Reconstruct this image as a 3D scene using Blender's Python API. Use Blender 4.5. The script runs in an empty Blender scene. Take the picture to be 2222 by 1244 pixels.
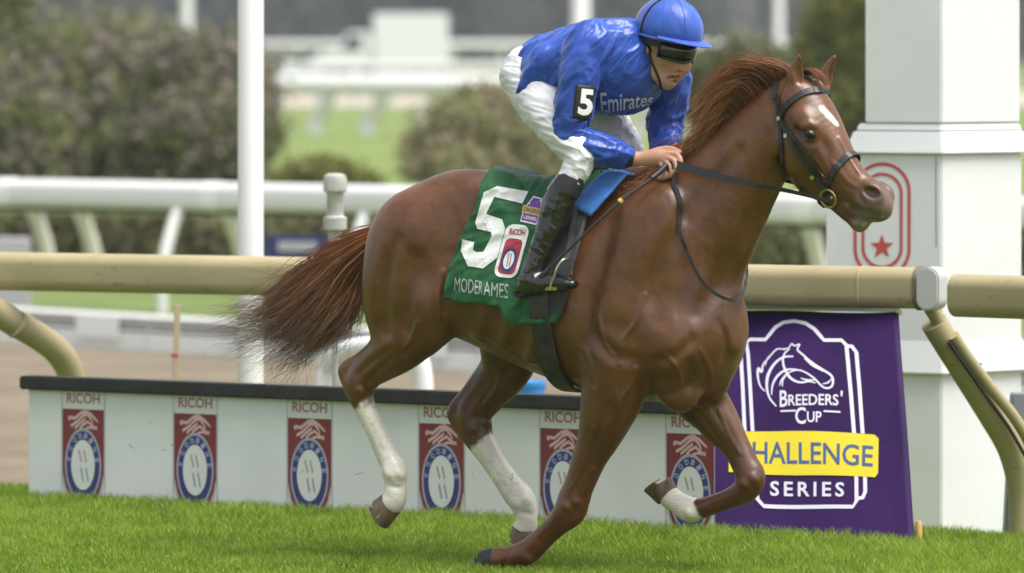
import bpy, bmesh, math, random
import numpy as np
from mathutils import Vector, Matrix
from mathutils.bvhtree import BVHTree
random.seed(7); rng = np.random.default_rng(7)
scene = bpy.context.scene
COL = scene.collection
# ------------------------------------------------------------------ camera
FPX, CH, HY = 12480.0, 2.156, 80.0          # focal length in photo pixels, camera height, horizon row
cam_d = bpy.data.cameras.new('camera'); cam = bpy.data.objects.new('camera', cam_d); COL.objects.link(cam)
cam.location = (0, 0, CH); cam.rotation_euler = (math.radians(90), 0, 0)
cam_d.sensor_width = 36; cam_d.lens = 36*FPX/2222.0
cam_d.shift_y = -(622-HY)/2222.0
cam_d.clip_start = 0.5; cam_d.clip_end = 3000
cam_d.dof.use_dof = True; cam_d.dof.focus_distance = 23.0; cam_d.dof.aperture_fstop = 2.7
scene.camera = cam
# ------------------------------------------------------------------ sky + sun (overcast)
SUN_EL, SUN_AZ = math.radians(66), math.radians(122)     # azimuth from +Y clockwise: behind the camera, to the right
w = bpy.data.worlds.new('World'); scene.world = w; w.use_nodes = True
nt = w.node_tree; bg = nt.nodes['Background']
sk = nt.nodes.new('ShaderNodeTexSky'); sk.sky_type = 'NISHITA'; sk.sun_disc = False
sk.sun_elevation = SUN_EL; sk.sun_rotation = SUN_AZ
sk.air_density = 1.3; sk.dust_density = 3.0; sk.ozone_density = 0.0
hs = nt.nodes.new('ShaderNodeHueSaturation'); hs.inputs['Saturation'].default_value = .38
nt.links.new(sk.outputs[0], hs.inputs['Color']); nt.links.new(hs.outputs[0], bg.inputs[0]); bg.inputs[1].default_value = 0.068
sd = bpy.data.lights.new('sun', 'SUN'); sd.energy = 1.5; sd.angle = math.radians(42); sd.color = (1, .965, .915)
sun = bpy.data.objects.new('sun', sd); COL.objects.link(sun)
sdir = Vector((math.sin(SUN_AZ)*math.cos(SUN_EL), math.cos(SUN_AZ)*math.cos(SUN_EL), math.sin(SUN_EL)))
sun.rotation_euler = sdir.to_track_quat('Z', 'Y').to_euler()
scene.view_settings.view_transform = 'Standard'; scene.view_settings.look = 'None'
scene.view_settings.exposure = 1.66; scene.view_settings.gamma = 1.0
scene.view_settings.use_curve_mapping = False
scene.cycles.use_denoising = True
scene.cycles.max_bounces = 6
# ------------------------------------------------------------------ helpers
def P(px, py, Y):
    """world point seen at photo pixel (px,py) at depth Y"""
    return Vector(((px-1111)/FPX*Y, Y, CH-(py-HY)/FPX*Y))
def tag(o, label=None, cat=None, group=None, kind=None):
    if label: o['label'] = label
    if cat: o['category'] = cat
    if group: o['group'] = group
    if kind: o['kind'] = kind
    return o
def empty(name, loc, rz=0, **k):
    o = bpy.data.objects.new(name, None); COL.objects.link(o); o.empty_display_size = .1
    o.location = loc; o.rotation_euler = (0, 0, rz); return tag(o, **k)
def link(name, me, mat=None, parent=None, loc=(0, 0, 0), smooth=False, **k):
    o = bpy.data.objects.new(name, me); COL.objects.link(o)
    if mat is not None and len(me.materials) == 0: me.materials.append(mat)
    if parent is not None: o.parent = parent
    o.location = loc
    if smooth: me.shade_smooth()
    return tag(o, **k)
def np_mesh(name, V, F):
    """mesh from numpy arrays; F is (n,3) or (n,4)"""
    me = bpy.data.meshes.new(name); V = np.asarray(V, np.float32); F = np.asarray(F, np.int32)
    n, m = F.shape
    me.vertices.add(len(V)); me.vertices.foreach_set('co', V.ravel())
    me.loops.add(n*m); me.loops.foreach_set('vertex_index', F.ravel())
    me.polygons.add(n); me.polygons.foreach_set('loop_start', np.arange(0, n*m, m, dtype=np.int32))
    me.update(calc_edges=True); return me
def set_color(me, name, rgba):
    a = me.color_attributes.new(name, 'FLOAT_COLOR', 'POINT'); a.data.foreach_set('color', np.asarray(rgba, np.float32).ravel())
class MB:
    """collects simple shapes into one mesh"""
    def __init__(s): s.v = []; s.f = []
    def add(s, V, F):
        b = len(s.v); s.v += [tuple(p) for p in V]; s.f += [tuple(i+b for i in f) for f in F]; return s
    def box(s, c, size, M=None):
        c = Vector(c); hx, hy, hz = (q/2 for q in size)
        V = [Vector((x*hx, y*hy, z*hz)) for x in (-1, 1) for y in (-1, 1) for z in (-1, 1)]
        if M is not None: V = [M @ v for v in V]
        return s.add([v+c for v in V], [(0, 1, 3, 2), (4, 6, 7, 5), (0, 4, 5, 1), (2, 3, 7, 6), (0, 2, 6, 4), (1, 5, 7, 3)])
    def tube(s, pts, r, n=12, cap=True, closed=False):
        pts = [Vector(p) for p in pts]; m = len(pts)
        rs = r if hasattr(r, '__len__') else [r]*m
        V = []; F = []; up = None
        for i, p in enumerate(pts):
            if closed: t = pts[(i+1) % m]-pts[i-1]
            else: t = pts[min(i+1, m-1)]-pts[max(i-1, 0)]
            t.normalize()
            if up is None:
                up = Vector((0, 0, 1)) if abs(t.z) < .9 else Vector((1, 0, 0))
            a = (up - t*up.dot(t)).normalized(); up = a; b = t.cross(a)
            for k in range(n):
                q = 2*math.pi*k/n; V.append(p+(a*math.cos(q)+b*math.sin(q))*rs[i])
        for i in range(m if closed else m-1):
            j = (i+1) % m
            for k in range(n):
                k2 = (k+1) % n; F.append((i*n+k, i*n+k2, j*n+k2, j*n+k))
        if cap and not closed: F += [tuple(range(n))[::-1], tuple((m-1)*n+k for k in range(n))]
        return s.add(V, F)
    def lathe(s, prof, c=(0, 0, 0), n=24, axis=None):
        """prof: list of (r,z)"""
        V = []; F = []; m = len(prof)
        for r, z in prof:
            for k in range(n):
                q = 2*math.pi*k/n; V.append(Vector((r*math.cos(q), r*math.sin(q), z)))
        for i in range(m-1):
            for k in range(n):
                k2 = (k+1) % n; F.append((i*n+k, i*n+k2, (i+1)*n+k2, (i+1)*n+k))
        F += [tuple(range(n))[::-1], tuple((m-1)*n+k for k in range(n))]
        if axis is not None:
            R = Vector(axis).to_track_quat('Z', 'Y').to_matrix(); V = [R @ v for v in V]
        return s.add([v+Vector(c) for v in V], F)
    def prism(s, poly, fn, d0, d1):
        """2-D outline extruded from depth d0 to d1; fn(x,y,d) -> point"""
        n = len(poly); V = [fn(x, y, d0) for x, y in poly]+[fn(x, y, d1) for x, y in poly]
        F = [tuple(range(n)), tuple(range(2*n-1, n-1, -1))]+[(i, i+n, (i+1) % n+n, (i+1) % n) for i in range(n)]
        return s.add(V, F)
    def mesh(s, name, bevel=0, seg=2, fixn=True):
        me = bpy.data.meshes.new(name); me.from_pydata(s.v, [], s.f); me.update()
        if bevel or fixn:
            bm = bmesh.new(); bm.from_mesh(me)
            if bevel:
                E = [e for e in bm.edges if len(e.link_faces) == 2 and e.calc_face_angle(0) > .6]
                bmesh.ops.bevel(bm, geom=E, offset=bevel, segments=seg, affect='EDGES', clamp_overlap=True)
            bmesh.ops.recalc_face_normals(bm, faces=bm.faces); bm.to_mesh(me); bm.free()
        return me
    def build(s, name, mat, parent=None, loc=(0, 0, 0), bevel=0, smooth=False, seg=2, **k):
        me = s.mesh(name, bevel, seg); o = link(name, me, mat, parent, loc, **k)
        if smooth:
            me.shade_smooth(); me.set_sharp_from_angle(angle=math.radians(40))
        return o
# ------------------------------------------------------------------ materials
def mat(name, color=(.5, .5, .5), rough=.5, metal=0, spec=.5, sheen=0, coat=0):
    m = bpy.data.materials.new(name); m.use_nodes = True; b = m.node_tree.nodes['Principled BSDF']
    b.inputs['Base Color'].default_value = (*color, 1); b.inputs['Roughness'].default_value = rough
    b.inputs['Metallic'].default_value = metal; b.inputs['Specular IOR Level'].default_value = spec
    b.inputs['Sheen Weight'].default_value = sheen; b.inputs['Coat Weight'].default_value = coat
    m.diffuse_color = (*color, 1); return m
def N(m, t, **k):
    n = m.node_tree.nodes.new(t)
    for a, b in k.items(): setattr(n, a, b)
    return n
def L(m, a, b): m.node_tree.links.new(a, b)
def bsdf(m): return m.node_tree.nodes['Principled BSDF']
def noise_tex(m, scale, detail=4, rough=.55, stretch=None, coord='Object'):
    tc = N(m, 'ShaderNodeTexCoord'); n = N(m, 'ShaderNodeTexNoise')
    n.inputs['Scale'].default_value = scale; n.inputs['Detail'].default_value = detail; n.inputs['Roughness'].default_value = rough
    if stretch is not None:
        mp = N(m, 'ShaderNodeMapping'); mp.inputs['Scale'].default_value = stretch
        L(m, tc.outputs[coord], mp.inputs[0]); L(m, mp.outputs[0], n.inputs['Vector'])
    else: L(m, tc.outputs[coord], n.inputs['Vector'])
    return n
def ramp(m, src, stops):
    r = N(m, 'ShaderNodeValToRGB'); e = r.color_ramp.elements
    while len(e) < len(stops): e.new(.5)
    for i, (p, c) in enumerate(stops): e[i].position = p; e[i].color = (*c, 1) if len(c) == 3 else c
    L(m, src, r.inputs[0]); return r
def mixc(m, fac, a, b, mode='MIX'):
    x = N(m, 'ShaderNodeMix', data_type='RGBA', blend_type=mode)
    for sock, v in ((x.inputs[0], fac), (x.inputs[6], a), (x.inputs[7], b)):
        if hasattr(v, 'is_output'): L(m, v, sock)
        elif hasattr(v, '__len__'): sock.default_value = (*v, 1)
        else: sock.default_value = v
    return x.outputs[2]
def bump(m, src, strength=.3, dist=.01, prev=None):
    b = N(m, 'ShaderNodeBump'); b.inputs['Strength'].default_value = strength; b.inputs['Distance'].default_value = dist
    L(m, src, b.inputs['Height'])
    if prev is not None: L(m, prev, b.inputs['Normal'])
    L(m, b.outputs[0], bsdf(m).inputs['Normal']); return b.outputs[0]
def vary(m, c0, c1, scale=6, detail=5, stretch=None, lo=.35, hi=.65, bumps=0, bdist=.004, coord='Object'):
    """base colour wanders between two close tones"""
    n = noise_tex(m, scale, detail, stretch=stretch, coord=coord); r = ramp(m, n.outputs[0], [(lo, c0), (hi, c1)])
    L(m, r.outputs[0], bsdf(m).inputs['Base Color'])
    if bumps: bump(m, n.outputs[0], bumps, bdist)
    return r.outputs[0]
# ------------------------------------------------------------------ numpy noise
_perm = np.random.default_rng(3).permutation(256); _perm = np.concatenate([_perm, _perm, _perm])
_grad = np.random.default_rng(4).normal(size=(256, 3)); _grad /= np.linalg.norm(_grad, axis=1)[:, None]
def pnoise(p):
    p = np.asarray(p, np.float64); i = np.floor(p).astype(int); f = p-i; u = f*f*f*(f*(f*6-15)+10); i &= 255
    out = 0
    for dx in (0, 1):
        wx = u[:, 0] if dx else 1-u[:, 0]
        for dy in (0, 1):
            wy = u[:, 1] if dy else 1-u[:, 1]
            for dz in (0, 1):
                wz = u[:, 2] if dz else 1-u[:, 2]
                h = _perm[_perm[_perm[i[:, 0]+dx]+((i[:, 1]+dy) & 255)]+((i[:, 2]+dz) & 255)]
                g = _grad[h]; out = out+wx*wy*wz*(g[:, 0]*(f[:, 0]-dx)+g[:, 1]*(f[:, 1]-dy)+g[:, 2]*(f[:, 2]-dz))
    return out
def fbm(p, o=3):
    p = np.asarray(p, np.float64); s = 0; a = 1
    for _ in range(o): s = s+a*pnoise(p); p = p*2.03+7.1; a *= .5
    return s
# ------------------------------------------------------------------ implicit surfaces on a grid
def smin(a, b, k):
    if k <= 0: return np.minimum(a, b)
    h = np.maximum(k-np.abs(a-b), 0)/k
    return np.minimum(a, b)-h*h*k*.25
def catmull(S, n):
    S = np.asarray(S, float)
    if len(S) < 3 and n == 1: return S
    Q = np.vstack([2*S[0]-S[1], S, 2*S[-1]-S[-2]]); out = []
    for i in range(1, len(Q)-2):
        for k in range(n):
            t = k/n; a, b, c, d = Q[i-1], Q[i], Q[i+1], Q[i+2]
            out.append(.5*(2*b+(c-a)*t+(2*a-5*b+4*c-d)*t*t+(3*b-a-3*c+d)*t**3))
    out.append(S[-1]); return np.array(out)
class Field:
    def __init__(s, lo, hi, h):
        s.lo = np.array(lo, float); s.h = h; s.n = np.ceil((np.array(hi)-s.lo)/h).astype(int)+1
        s.ax = [(s.lo[i]+h*np.arange(s.n[i])).astype(np.float32) for i in range(3)]
        s.d = np.full(s.n, .25, np.float32)
    def box(s, lo, hi):
        a = np.clip(np.floor((np.array(lo)-s.lo)/s.h).astype(int), 0, s.n); b = np.clip(np.ceil((np.array(hi)-s.lo)/s.h).astype(int)+1, 0, s.n)
        return tuple(slice(int(p), int(max(p, q))) for p, q in zip(a, b))
    def xyz(s, sl):
        return s.ax[0][sl[0]][:, None, None], s.ax[1][sl[1]][None, :, None], s.ax[2][sl[2]][None, None, :]
    def apply(s, sl, d, k, op='u'):
        c = s.d[sl]
        if c.size == 0: return
        if op == 'u': s.d[sl] = smin(c, d, k)
        elif op == 's': s.d[sl] = -smin(-c, d, k)
    def chain(s, S, k=.03, n=4, op='u'):
        """S rows: x,y,z,r,q  (q = lateral / in-plane radius ratio)"""
        S = np.array([tuple(r)+(1.0,)*(5-len(r)) for r in S], float)
        C = catmull(S, n) if len(S) > 1 else np.vstack([S, S+1e-5])
        C[:, 3] = np.maximum(C[:, 3], .001); pad = max(k, 3*s.h)*1.2
        R = C[:, 3]*np.maximum(1, C[:, 4])
        lo = C[:, :3].min(0)-R.max()-pad; hi = C[:, :3].max(0)+R.max()+pad
        sl = s.box(lo, hi)
        if s.d[sl].size == 0: return
        T = np.full(s.d[sl].shape, 1.0, np.float32); o = [q.start for q in sl]
        for i in range(len(C)-1):
            a, b = C[i], C[i+1]; rm = max(R[i], R[i+1])
            sb = s.box(np.minimum(a[:3], b[:3])-rm-pad, np.maximum(a[:3], b[:3])+rm+pad)
            if s.d[sb].size == 0: continue
            X, Y, Z = s.xyz(sb); ba = (b-a)[:3]; l2 = float(ba@ba)+1e-12
            t = np.clip(((X-a[0])*ba[0]+(Y-a[1])*ba[1]+(Z-a[2])*ba[2])/l2, 0, 1).astype(np.float32)
            dx = X-a[0]-ba[0]*t; dy = Y-a[1]-ba[1]*t; dz = Z-a[2]-ba[2]*t
            r = a[3]+(b[3]-a[3])*t; q = (a[4]+b[4])/2
            e = dx*dx+dz*dz; k0 = np.sqrt(e+(dy/q)**2)/r; k1 = np.sqrt(e+(dy/q/q)**2)/(r*r)+1e-6
            d = k0*(k0-1)/k1
            tl = tuple(slice(q_.start-p, q_.stop-p) for q_, p in zip(sb, o)); T[tl] = np.minimum(T[tl], d)
        s.apply(sl, T, k, op)
    def ell(s, c, rad, rot=0, k=.03, op='u', yaw=0):
        """ellipsoid: radii along (x', y, z') turned by rot in the x-z plane (and yaw about z first)"""
        c = np.asarray(c, float); m = max(rad)+max(k, 3*s.h)*1.2; sl = s.box(c-m, c+m)
        if s.d[sl].size == 0: return
        X, Y, Z = s.xyz(sl); X = X-c[0]; Y = Y-c[1]; Z = Z-c[2]
        if yaw:
            cy, sy = math.cos(yaw), math.sin(yaw); X, Y = X*cy+Y*sy, -X*sy+Y*cy
        cr, sr = math.cos(rot), math.sin(rot); x = X*cr+Z*sr; z = -X*sr+Z*cr; y = Y
        k0 = np.sqrt((x/rad[0])**2+(y/rad[1])**2+(z/rad[2])**2); k1 = np.sqrt((x/rad[0]**2)**2+(y/rad[1]**2)**2+(z/rad[2]**2)**2)+1e-6
        s.apply(sl, k0*(k0-1)/k1, k, op)
    def sample(s, p):
        q = (np.asarray(p)-s.lo)/s.h; q = np.clip(q, 0, s.n-1.001); i = q.astype(int); f = q-i; out = 0
        for dx in (0, 1):
            for dy in (0, 1):
                for dz in (0, 1):
                    out = out+np.where(dx, f[:, 0], 1-f[:, 0])*np.where(dy, f[:, 1], 1-f[:, 1])*np.where(dz, f[:, 2], 1-f[:, 2])*s.d[i[:, 0]+dx, i[:, 1]+dy, i[:, 2]+dz]
        return out
    def grad(s, p, e=None):
        e = e or s.h; p = np.asarray(p, float); g = np.stack([s.sample(p+e*u)-s.sample(p-e*u) for u in np.eye(3)], 1)/(2*e)
        return g
    def normal(s, p, e=None):
        g = s.grad(p, e); return g/(np.linalg.norm(g, axis=1)[:, None]+1e-9)
    def to_surface(s, p, off=0, it=6):
        p = np.array(p, float)
        for _ in range(it):
            g = s.grad(p); d = s.sample(p)-off; p = p-np.clip(d, -.05, .05)[:, None]*g/(np.maximum((g*g).sum(1), .25)[:, None])
        return p
    def polygonise(s):
        d = s.d; neg = d < 0; n = s.n
        cnt = sum(neg[i:n[0]-1+i, j:n[1]-1+j, k:n[2]-1+k].astype(np.int8) for i in (0, 1) for j in (0, 1) for k in (0, 1))
        act = (cnt > 0) & (cnt < 8); I = np.argwhere(act); idx = np.full(act.shape, -1, np.int64); idx[act] = np.arange(len(I))
        acc = np.zeros((len(I), 3)); num = np.zeros(len(I))
        cor = [(i, j, k) for i in (0, 1) for j in (0, 1) for k in (0, 1)]
        for a in cor:
            for ax in range(3):
                if a[ax] == 1: continue
                b = list(a); b[ax] = 1
                da = d[I[:, 0]+a[0], I[:, 1]+a[1], I[:, 2]+a[2]]; db = d[I[:, 0]+b[0], I[:, 1]+b[1], I[:, 2]+b[2]]
                m = (da < 0) != (db < 0); t = np.where(m, da/np.where(m, da-db, 1), 0)
                p = np.array(a, float)[None].repeat(len(I), 0); p[:, ax] += t
                acc[m] += p[m]; num[m] += 1
        V = s.lo+s.h*(I+acc/num[:, None]); F = []
        for ax in range(3):
            u, v = (ax+1) % 3, (ax+2) % 3
            sa = [slice(None)]*3; sb = [slice(None)]*3; sa[ax] = slice(0, n[ax]-1); sb[ax] = slice(1, n[ax])
            A = neg[tuple(sa)]; B = neg[tuple(sb)]; E = np.argwhere(A != B)
            E = E[(E[:, u] > 0) & (E[:, v] > 0) & (E[:, u] < n[u]-1) & (E[:, v] < n[v]-1)]
            fl = A[E[:, 0], E[:, 1], E[:, 2]]
            def g(du, dv):
                q = E.copy(); q[:, u] += du; q[:, v] += dv; return idx[q[:, 0], q[:, 1], q[:, 2]]
            quad = np.stack([g(-1, -1), g(0, -1), g(0, 0), g(-1, 0)], 1); quad[~fl] = quad[~fl][:, ::-1]; F.append(quad)
        F = np.vstack(F); F = F[(F >= 0).all(1)]
        for _ in range(2):
            gr = s.grad(V, s.h*.7); dd = s.sample(V); V = V-(np.clip(dd, -s.h, s.h)/np.maximum((gr*gr).sum(1), .2))[:, None]*gr*.8
        return V, F
def biggest(V, F):
    """keep the largest connected piece"""
    lab = np.arange(len(V))
    for _ in range(400):
        m = lab[F].min(1); new = lab.copy()
        for c in range(F.shape[1]): np.minimum.at(new, F[:, c], m)
        new = new[new]
        if (new == lab).all(): break
        lab = new
    u, c = np.unique(lab, return_counts=True); keep = lab == u[c.argmax()]
    re = np.cumsum(keep)-1; Fk = F[keep[F[:, 0]]]
    return V[keep], re[Fk]
# ------------------------------------------------------------------ the horse's own frame (x forward, y to its left, z up)
TH = math.radians(30); X0, Y0 = 0.166, 23.3; CT, ST = math.cos(TH), math.sin(TH)
def H(px, py, l):
    """horse-frame point on the line of sight of a photo pixel, l metres left of the horse's midplane"""
    k = (px-1111)/FPX; sx = (k*(Y0+l*CT)-X0-l*ST)/(CT+k*ST); Y = Y0-sx*ST+l*CT
    return (sx, l, CH-(py-HY)*Y/FPX)
def Hr(px, py, l, r, q=1.0):
    """the same with a radius in photo pixels"""
    a = H(px, py, l); Y = Y0-a[0]*ST+l*CT; return (*a, r*Y/FPX, q)
def h2w(p):
    p = np.asarray(p, float).reshape(-1, 3); return np.stack([X0+p[:, 0]*CT+p[:, 1]*ST, Y0-p[:, 0]*ST+p[:, 1]*CT, p[:, 2]], 1)
def w2h(p):
    p = np.asarray(p, float).reshape(-1, 3); x = p[:, 0]-X0; y = p[:, 1]-Y0; return np.stack([x*CT-y*ST, x*ST+y*CT, p[:, 2]], 1)
def cam_rays(pix):
    """camera origin and directions in the horse frame for photo pixels"""
    pix = np.asarray(pix, float).reshape(-1, 2); d = np.stack([(pix[:, 0]-1111)/FPX, np.ones(len(pix)), -(pix[:, 1]-HY)/FPX], 1)
    o = w2h([[0, 0, CH]])[0]; dd = np.stack([d[:, 0]*CT-d[:, 1]*ST, d[:, 0]*ST+d[:, 1]*CT, d[:, 2]], 1)
    return o, dd
def hit(field, pix, off=0):
    """first point of a field's surface on each pixel's line of sight (nan where it misses)"""
    o, d = cam_rays(pix); t = np.full(len(d), 21.3); ok = np.zeros(len(d), bool)
    for _ in range(260):
        p = o+d*t[:, None]; inside = ((p > field.lo) & (p < field.lo+field.h*(field.n-1))).all(1)
        v = np.where(inside, field.sample(p)-off, .05); ok |= inside & (v < .002)
        t = np.where(ok, t, t+np.clip(v*.6, .003, .04))
    p = o+d*t[:, None]; p[~ok] = np.nan; return p
# ------------------------------------------------------------------ HORSE body
HF = Field((-1.35, -.5, -.12), (1.75, .5, 2.15), .0062)
def build_horse(Fd):
    # trunk: elliptical cross-sections along the body axis (mid px, top row, bottom row, half width)
    T = [(895, 490, 640, .11), (940, 436, 690, .21), (1000, 396, 728, .265), (1090, 386, 772, .28), (1180, 392, 812, .295), (1270, 392, 842, .295),
         (1360, 386, 862, .265), (1450, 400, 872, .235), (1520, 470, 858, .2), (1568, 560, 815, .15), (1592, 640, 750, .07)]
    R = []
    for px, a, b, wd in T:
        A = H(px, a, 0); B = H(px, b, 0); R.append((A[0], (A[2]+B[2])/2, (A[2]-B[2])/2, wd))
    R = catmull(np.array(R), 10); xs = R[:, 0]
    X, Y, Z = Fd.xyz((slice(None),)*3); xf = Fd.ax[0]
    zc, hh, ww = (np.interp(xf, xs, R[:, i]).astype(np.float32)[:, None, None] for i in (1, 2, 3))
    zn = (Z-zc)/hh; w2 = ww*(1-.22*np.clip(zn, -1, 1))
    k0 = np.sqrt((Y/w2)**2+zn**2); k1 = np.sqrt((Y/w2**2)**2+(zn/hh)**2)+1e-6
    d = k0*(k0-1)/k1
    ex = np.maximum(np.maximum(xs[0]-X, X-xs[-1]), 0); d = np.where(ex > 0, np.sqrt(np.maximum(d, 0)**2+ex**2), d).astype(np.float32)
    Fd.d = np.minimum(Fd.d, d)
    C = Fd.chain; E = lambda px, py, l, rad, rot=0, k=.05, op='u', yaw=0: Fd.ell(H(px, py, l), rad, math.radians(rot), k, op, math.radians(yaw))
    # croup, loin and withers
    for sg in (-1, 1):
        E(1030+sg*33, 452, sg*.125, (.25, .12, .155), 8, .10)
        E(962+sg*36, 520, sg*.135, (.185, .11, .19), 35, .10)
    C([Hr(1240, 420, 0, 22), Hr(1330, 410, 0, 28), Hr(1410, 402, 0, 30), Hr(1480, 405, 0, 40)], .08)
    # thighs
    for sg, px0, in ((-1, 0), (1, 0)):
        sh = 0 if sg < 0 else 2*.195*268
        E(878+sh, 580, sg*.195, (.17, .12, .27), 8, .09)
        E(845+sh, 640, sg*.185, (.105, .10, .21), -4, .07)
        E(922+sh, 655, sg*.20, (.115, .09, .18), 25, .07)
        E(914+sh, 508, sg*.20, (.145, .09, .15), 25, .08)
    C([Hr(870, 490, 0, 40), Hr(842, 510, 0, 26), Hr(822, 520, 0, 16)], .05)
    # near hind leg
    C([Hr(925, 660, -.20, 72, .75), Hr(905, 710, -.20, 66, .75), Hr(868, 750, -.195, 58, .75), Hr(826, 785, -.185, 45, .75), Hr(792, 812, -.18, 36, .8), Hr(780, 838, -.18, 33, .85),
       Hr(789, 872, -.178, 24, .9), Hr(806, 912, -.175, 20, .95), Hr(827, 955, -.17, 19.5), Hr(846, 997, -.165, 22), Hr(856, 1022, -.165, 27.5), Hr(858, 1050, -.165, 24), Hr(857, 1078, -.165, 25.5), Hr(852, 1090, -.165, 27)], .04, 5)
    C([Hr(822, 752, -.18, 16), Hr(780, 778, -.18, 12), Hr(752, 799, -.18, 15), Hr(750, 815, -.18, 15), Hr(765, 850, -.18, 13), Hr(783, 890, -.178, 9), Hr(806, 945, -.172, 8), Hr(830, 1000, -.167, 9)], .025, 5)
    C([Hr(958, 690, -.20, 14), Hr(955, 715, -.20, 17), Hr(930, 742, -.2, 18)], .05)
    # far hind leg
    C([Hr(1110, 690, .18, 85, .75), Hr(1108, 750, .18, 72, .75), Hr(1098, 800, .18, 57, .75), Hr(1060, 852, .18, 45, .75), Hr(1032, 890, .18, 40, .8), Hr(1030, 915, .18, 38, .85), Hr(1042, 952, .178, 31, .85),
       Hr(1062, 985, .175, 25.5, .9), Hr(1085, 1020, .172, 24), Hr(1110, 1056, .17, 25.5), Hr(1130, 1082, .17, 30), Hr(1142, 1112, .17, 24), Hr(1143, 1135, .17, 24), Hr(1138, 1148, .17, 26)], .04, 5)
    C([Hr(1060, 790, .18, 16), Hr(1015, 850, .18, 14), Hr(988, 888, .18, 16), Hr(990, 908, .18, 17), Hr(1015, 945, .178, 15), Hr(1045, 990, .174, 9), Hr(1080, 1040, .17, 9), Hr(1108, 1080, .17, 12)], .025, 5)
    # shoulder, upper arm, breast
    for sg in (-1, 1):
        sh = 0 if sg < 0 else 2*.17*268
        E(1395+sh, 560, sg*.165, (.15, .10, .30), -24, .09)
        E(1345+sh, 700, sg*.185, (.20, .085, .14), 30, .07)
        E(1440+sh, 740, sg*.165, (.15, .10, .16), 40, .06)
        E(1330+sh, 800, sg*.18, (.10, .08, .11), 0, .06)
    E(1470, 835, -.095, (.09, .085, .115), 20, .05)
    E(1535, 800, .075, (.10, .09, .13), 10, .05)
    E(1545, 700, .02, (.125, .17, .20), 10, .08)
    # near fore leg
    C([Hr(1345, 770, -.18, 78, .8), Hr(1330, 850, -.175, 72, .8), Hr(1316, 900, -.17, 60, .85), Hr(1299, 950, -.165, 47, .85), Hr(1281, 990, -.16, 39, .9), Hr(1260, 1045, -.155, 33.5, .95), Hr(1245, 1082, -.15, 34), Hr(1236, 1108, -.15, 34),
       Hr(1212, 1133, -.15, 26), Hr(1180, 1163, -.15, 22.5), Hr(1150, 1190, -.15, 24), Hr(1134, 1203, -.15, 27.5), Hr(1108, 1211, -.15, 26), Hr(1084, 1214, -.15, 27)], .045, 5)
    C([Hr(1262, 1085, -.15, 14), Hr(1250, 1118, -.15, 14), Hr(1205, 1158, -.15, 9), Hr(1160, 1203, -.15, 13)], .025)
    # far fore leg
    C([Hr(1470, 800, .15, 70, .8), Hr(1512, 858, .15, 60, .8), Hr(1540, 888, .15, 52, .85), Hr(1567, 927, .15, 44, .85), Hr(1596, 968, .15, 32, .9), Hr(1616, 1006, .15, 30), Hr(1627, 1036, .15, 32), Hr(1618, 1062, .15, 29),
       Hr(1590, 1079, .15, 23), Hr(1556, 1092, .15, 21), Hr(1520, 1104, .15, 23), Hr(1497, 1106, .15, 28), Hr(1473, 1092, .15, 24), Hr(1455, 1080, .15, 25)], .045, 5)
    C([Hr(1618, 1003, .15, 12), Hr(1638, 1022, .15, 16), Hr(1640, 1046, .15, 16), Hr(1622, 1072, .15, 12)], .02)
    # neck
    C([Hr(1400, 600, 0, 200, .60), Hr(1470, 525, 0, 170, .58), Hr(1535, 455, 0, 137, .56), Hr(1600, 380, 0, 105, .56), Hr(1655, 315, 0, 85, .60), Hr(1700, 268, 0, 72, .66)], .08, 5)
    C([Hr(1470, 372, 0, 16), Hr(1540, 330, 0, 14), Hr(1610, 262, 0, 14), Hr(1670, 205, 0, 15), Hr(1710, 180, 0, 18)], .06)
    # head (turned a little to the horse's right)
    C([Hr(1740, 222, 0, 57, 1.0), Hr(1764, 272, -.005, 61, 1.0), Hr(1791, 322, -.012, 57, .88), Hr(1822, 368, -.02, 47, .80), Hr(1853, 403, -.026, 41, .80), Hr(1882, 428, -.03, 41, .90), Hr(1895, 440, -.032, 38, .92)], .03, 5)
    C([Hr(1742, 300, 0, 62, .75), Hr(1752, 350, -.008, 62, .62), Hr(1788, 398, -.015, 42, .62), Hr(1822, 436, -.022, 28, .7), Hr(1850, 466, -.028, 22, .9), Hr(1866, 482, -.03, 22, 1.0)], .04, 5)
    E(1905, 448, -.032, (.06, .052, .05), -50, .03)
    for sg in (-1, 1):
        E(1772+sg*.09*268, 268, -.006+sg*.095, (.05, .026, .034), -60, .04)          # brow
        E(1748+sg*.075*268, 330, sg*.075, (.085, .03, .095), -50, .04)                 # jowl
        E(1795+sg*.06*268, 335, -.015+sg*.06, (.085, .012, .014), -52, .03)            # facial crest
        E(1904+sg*.043*268, 418, -.032+sg*.043, (.05, .024, .038), -30, .025)           # nostril rim
        E(1906+sg*.058*268, 419, -.032+sg*.064, (.036, .026, .019), -22, .012, 's')    # nostril opening
        E(1764+sg*.098*268, 288, -.006+sg*.108, (.028, .018, .017), -30, .02, 's')     # eye socket
    C([Hr(1925, 470, -.085, 5), Hr(1890, 464, -.09, 5), Hr(1855, 450, -.088, 4)], .012, 4, 's')   # mouth line
    C([Hr(1705, 330, -.06, 10), Hr(1700, 380, -.05, 12), Hr(1700, 425, -.03, 12)], .05, 4, 's')   # throat groove
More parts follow.
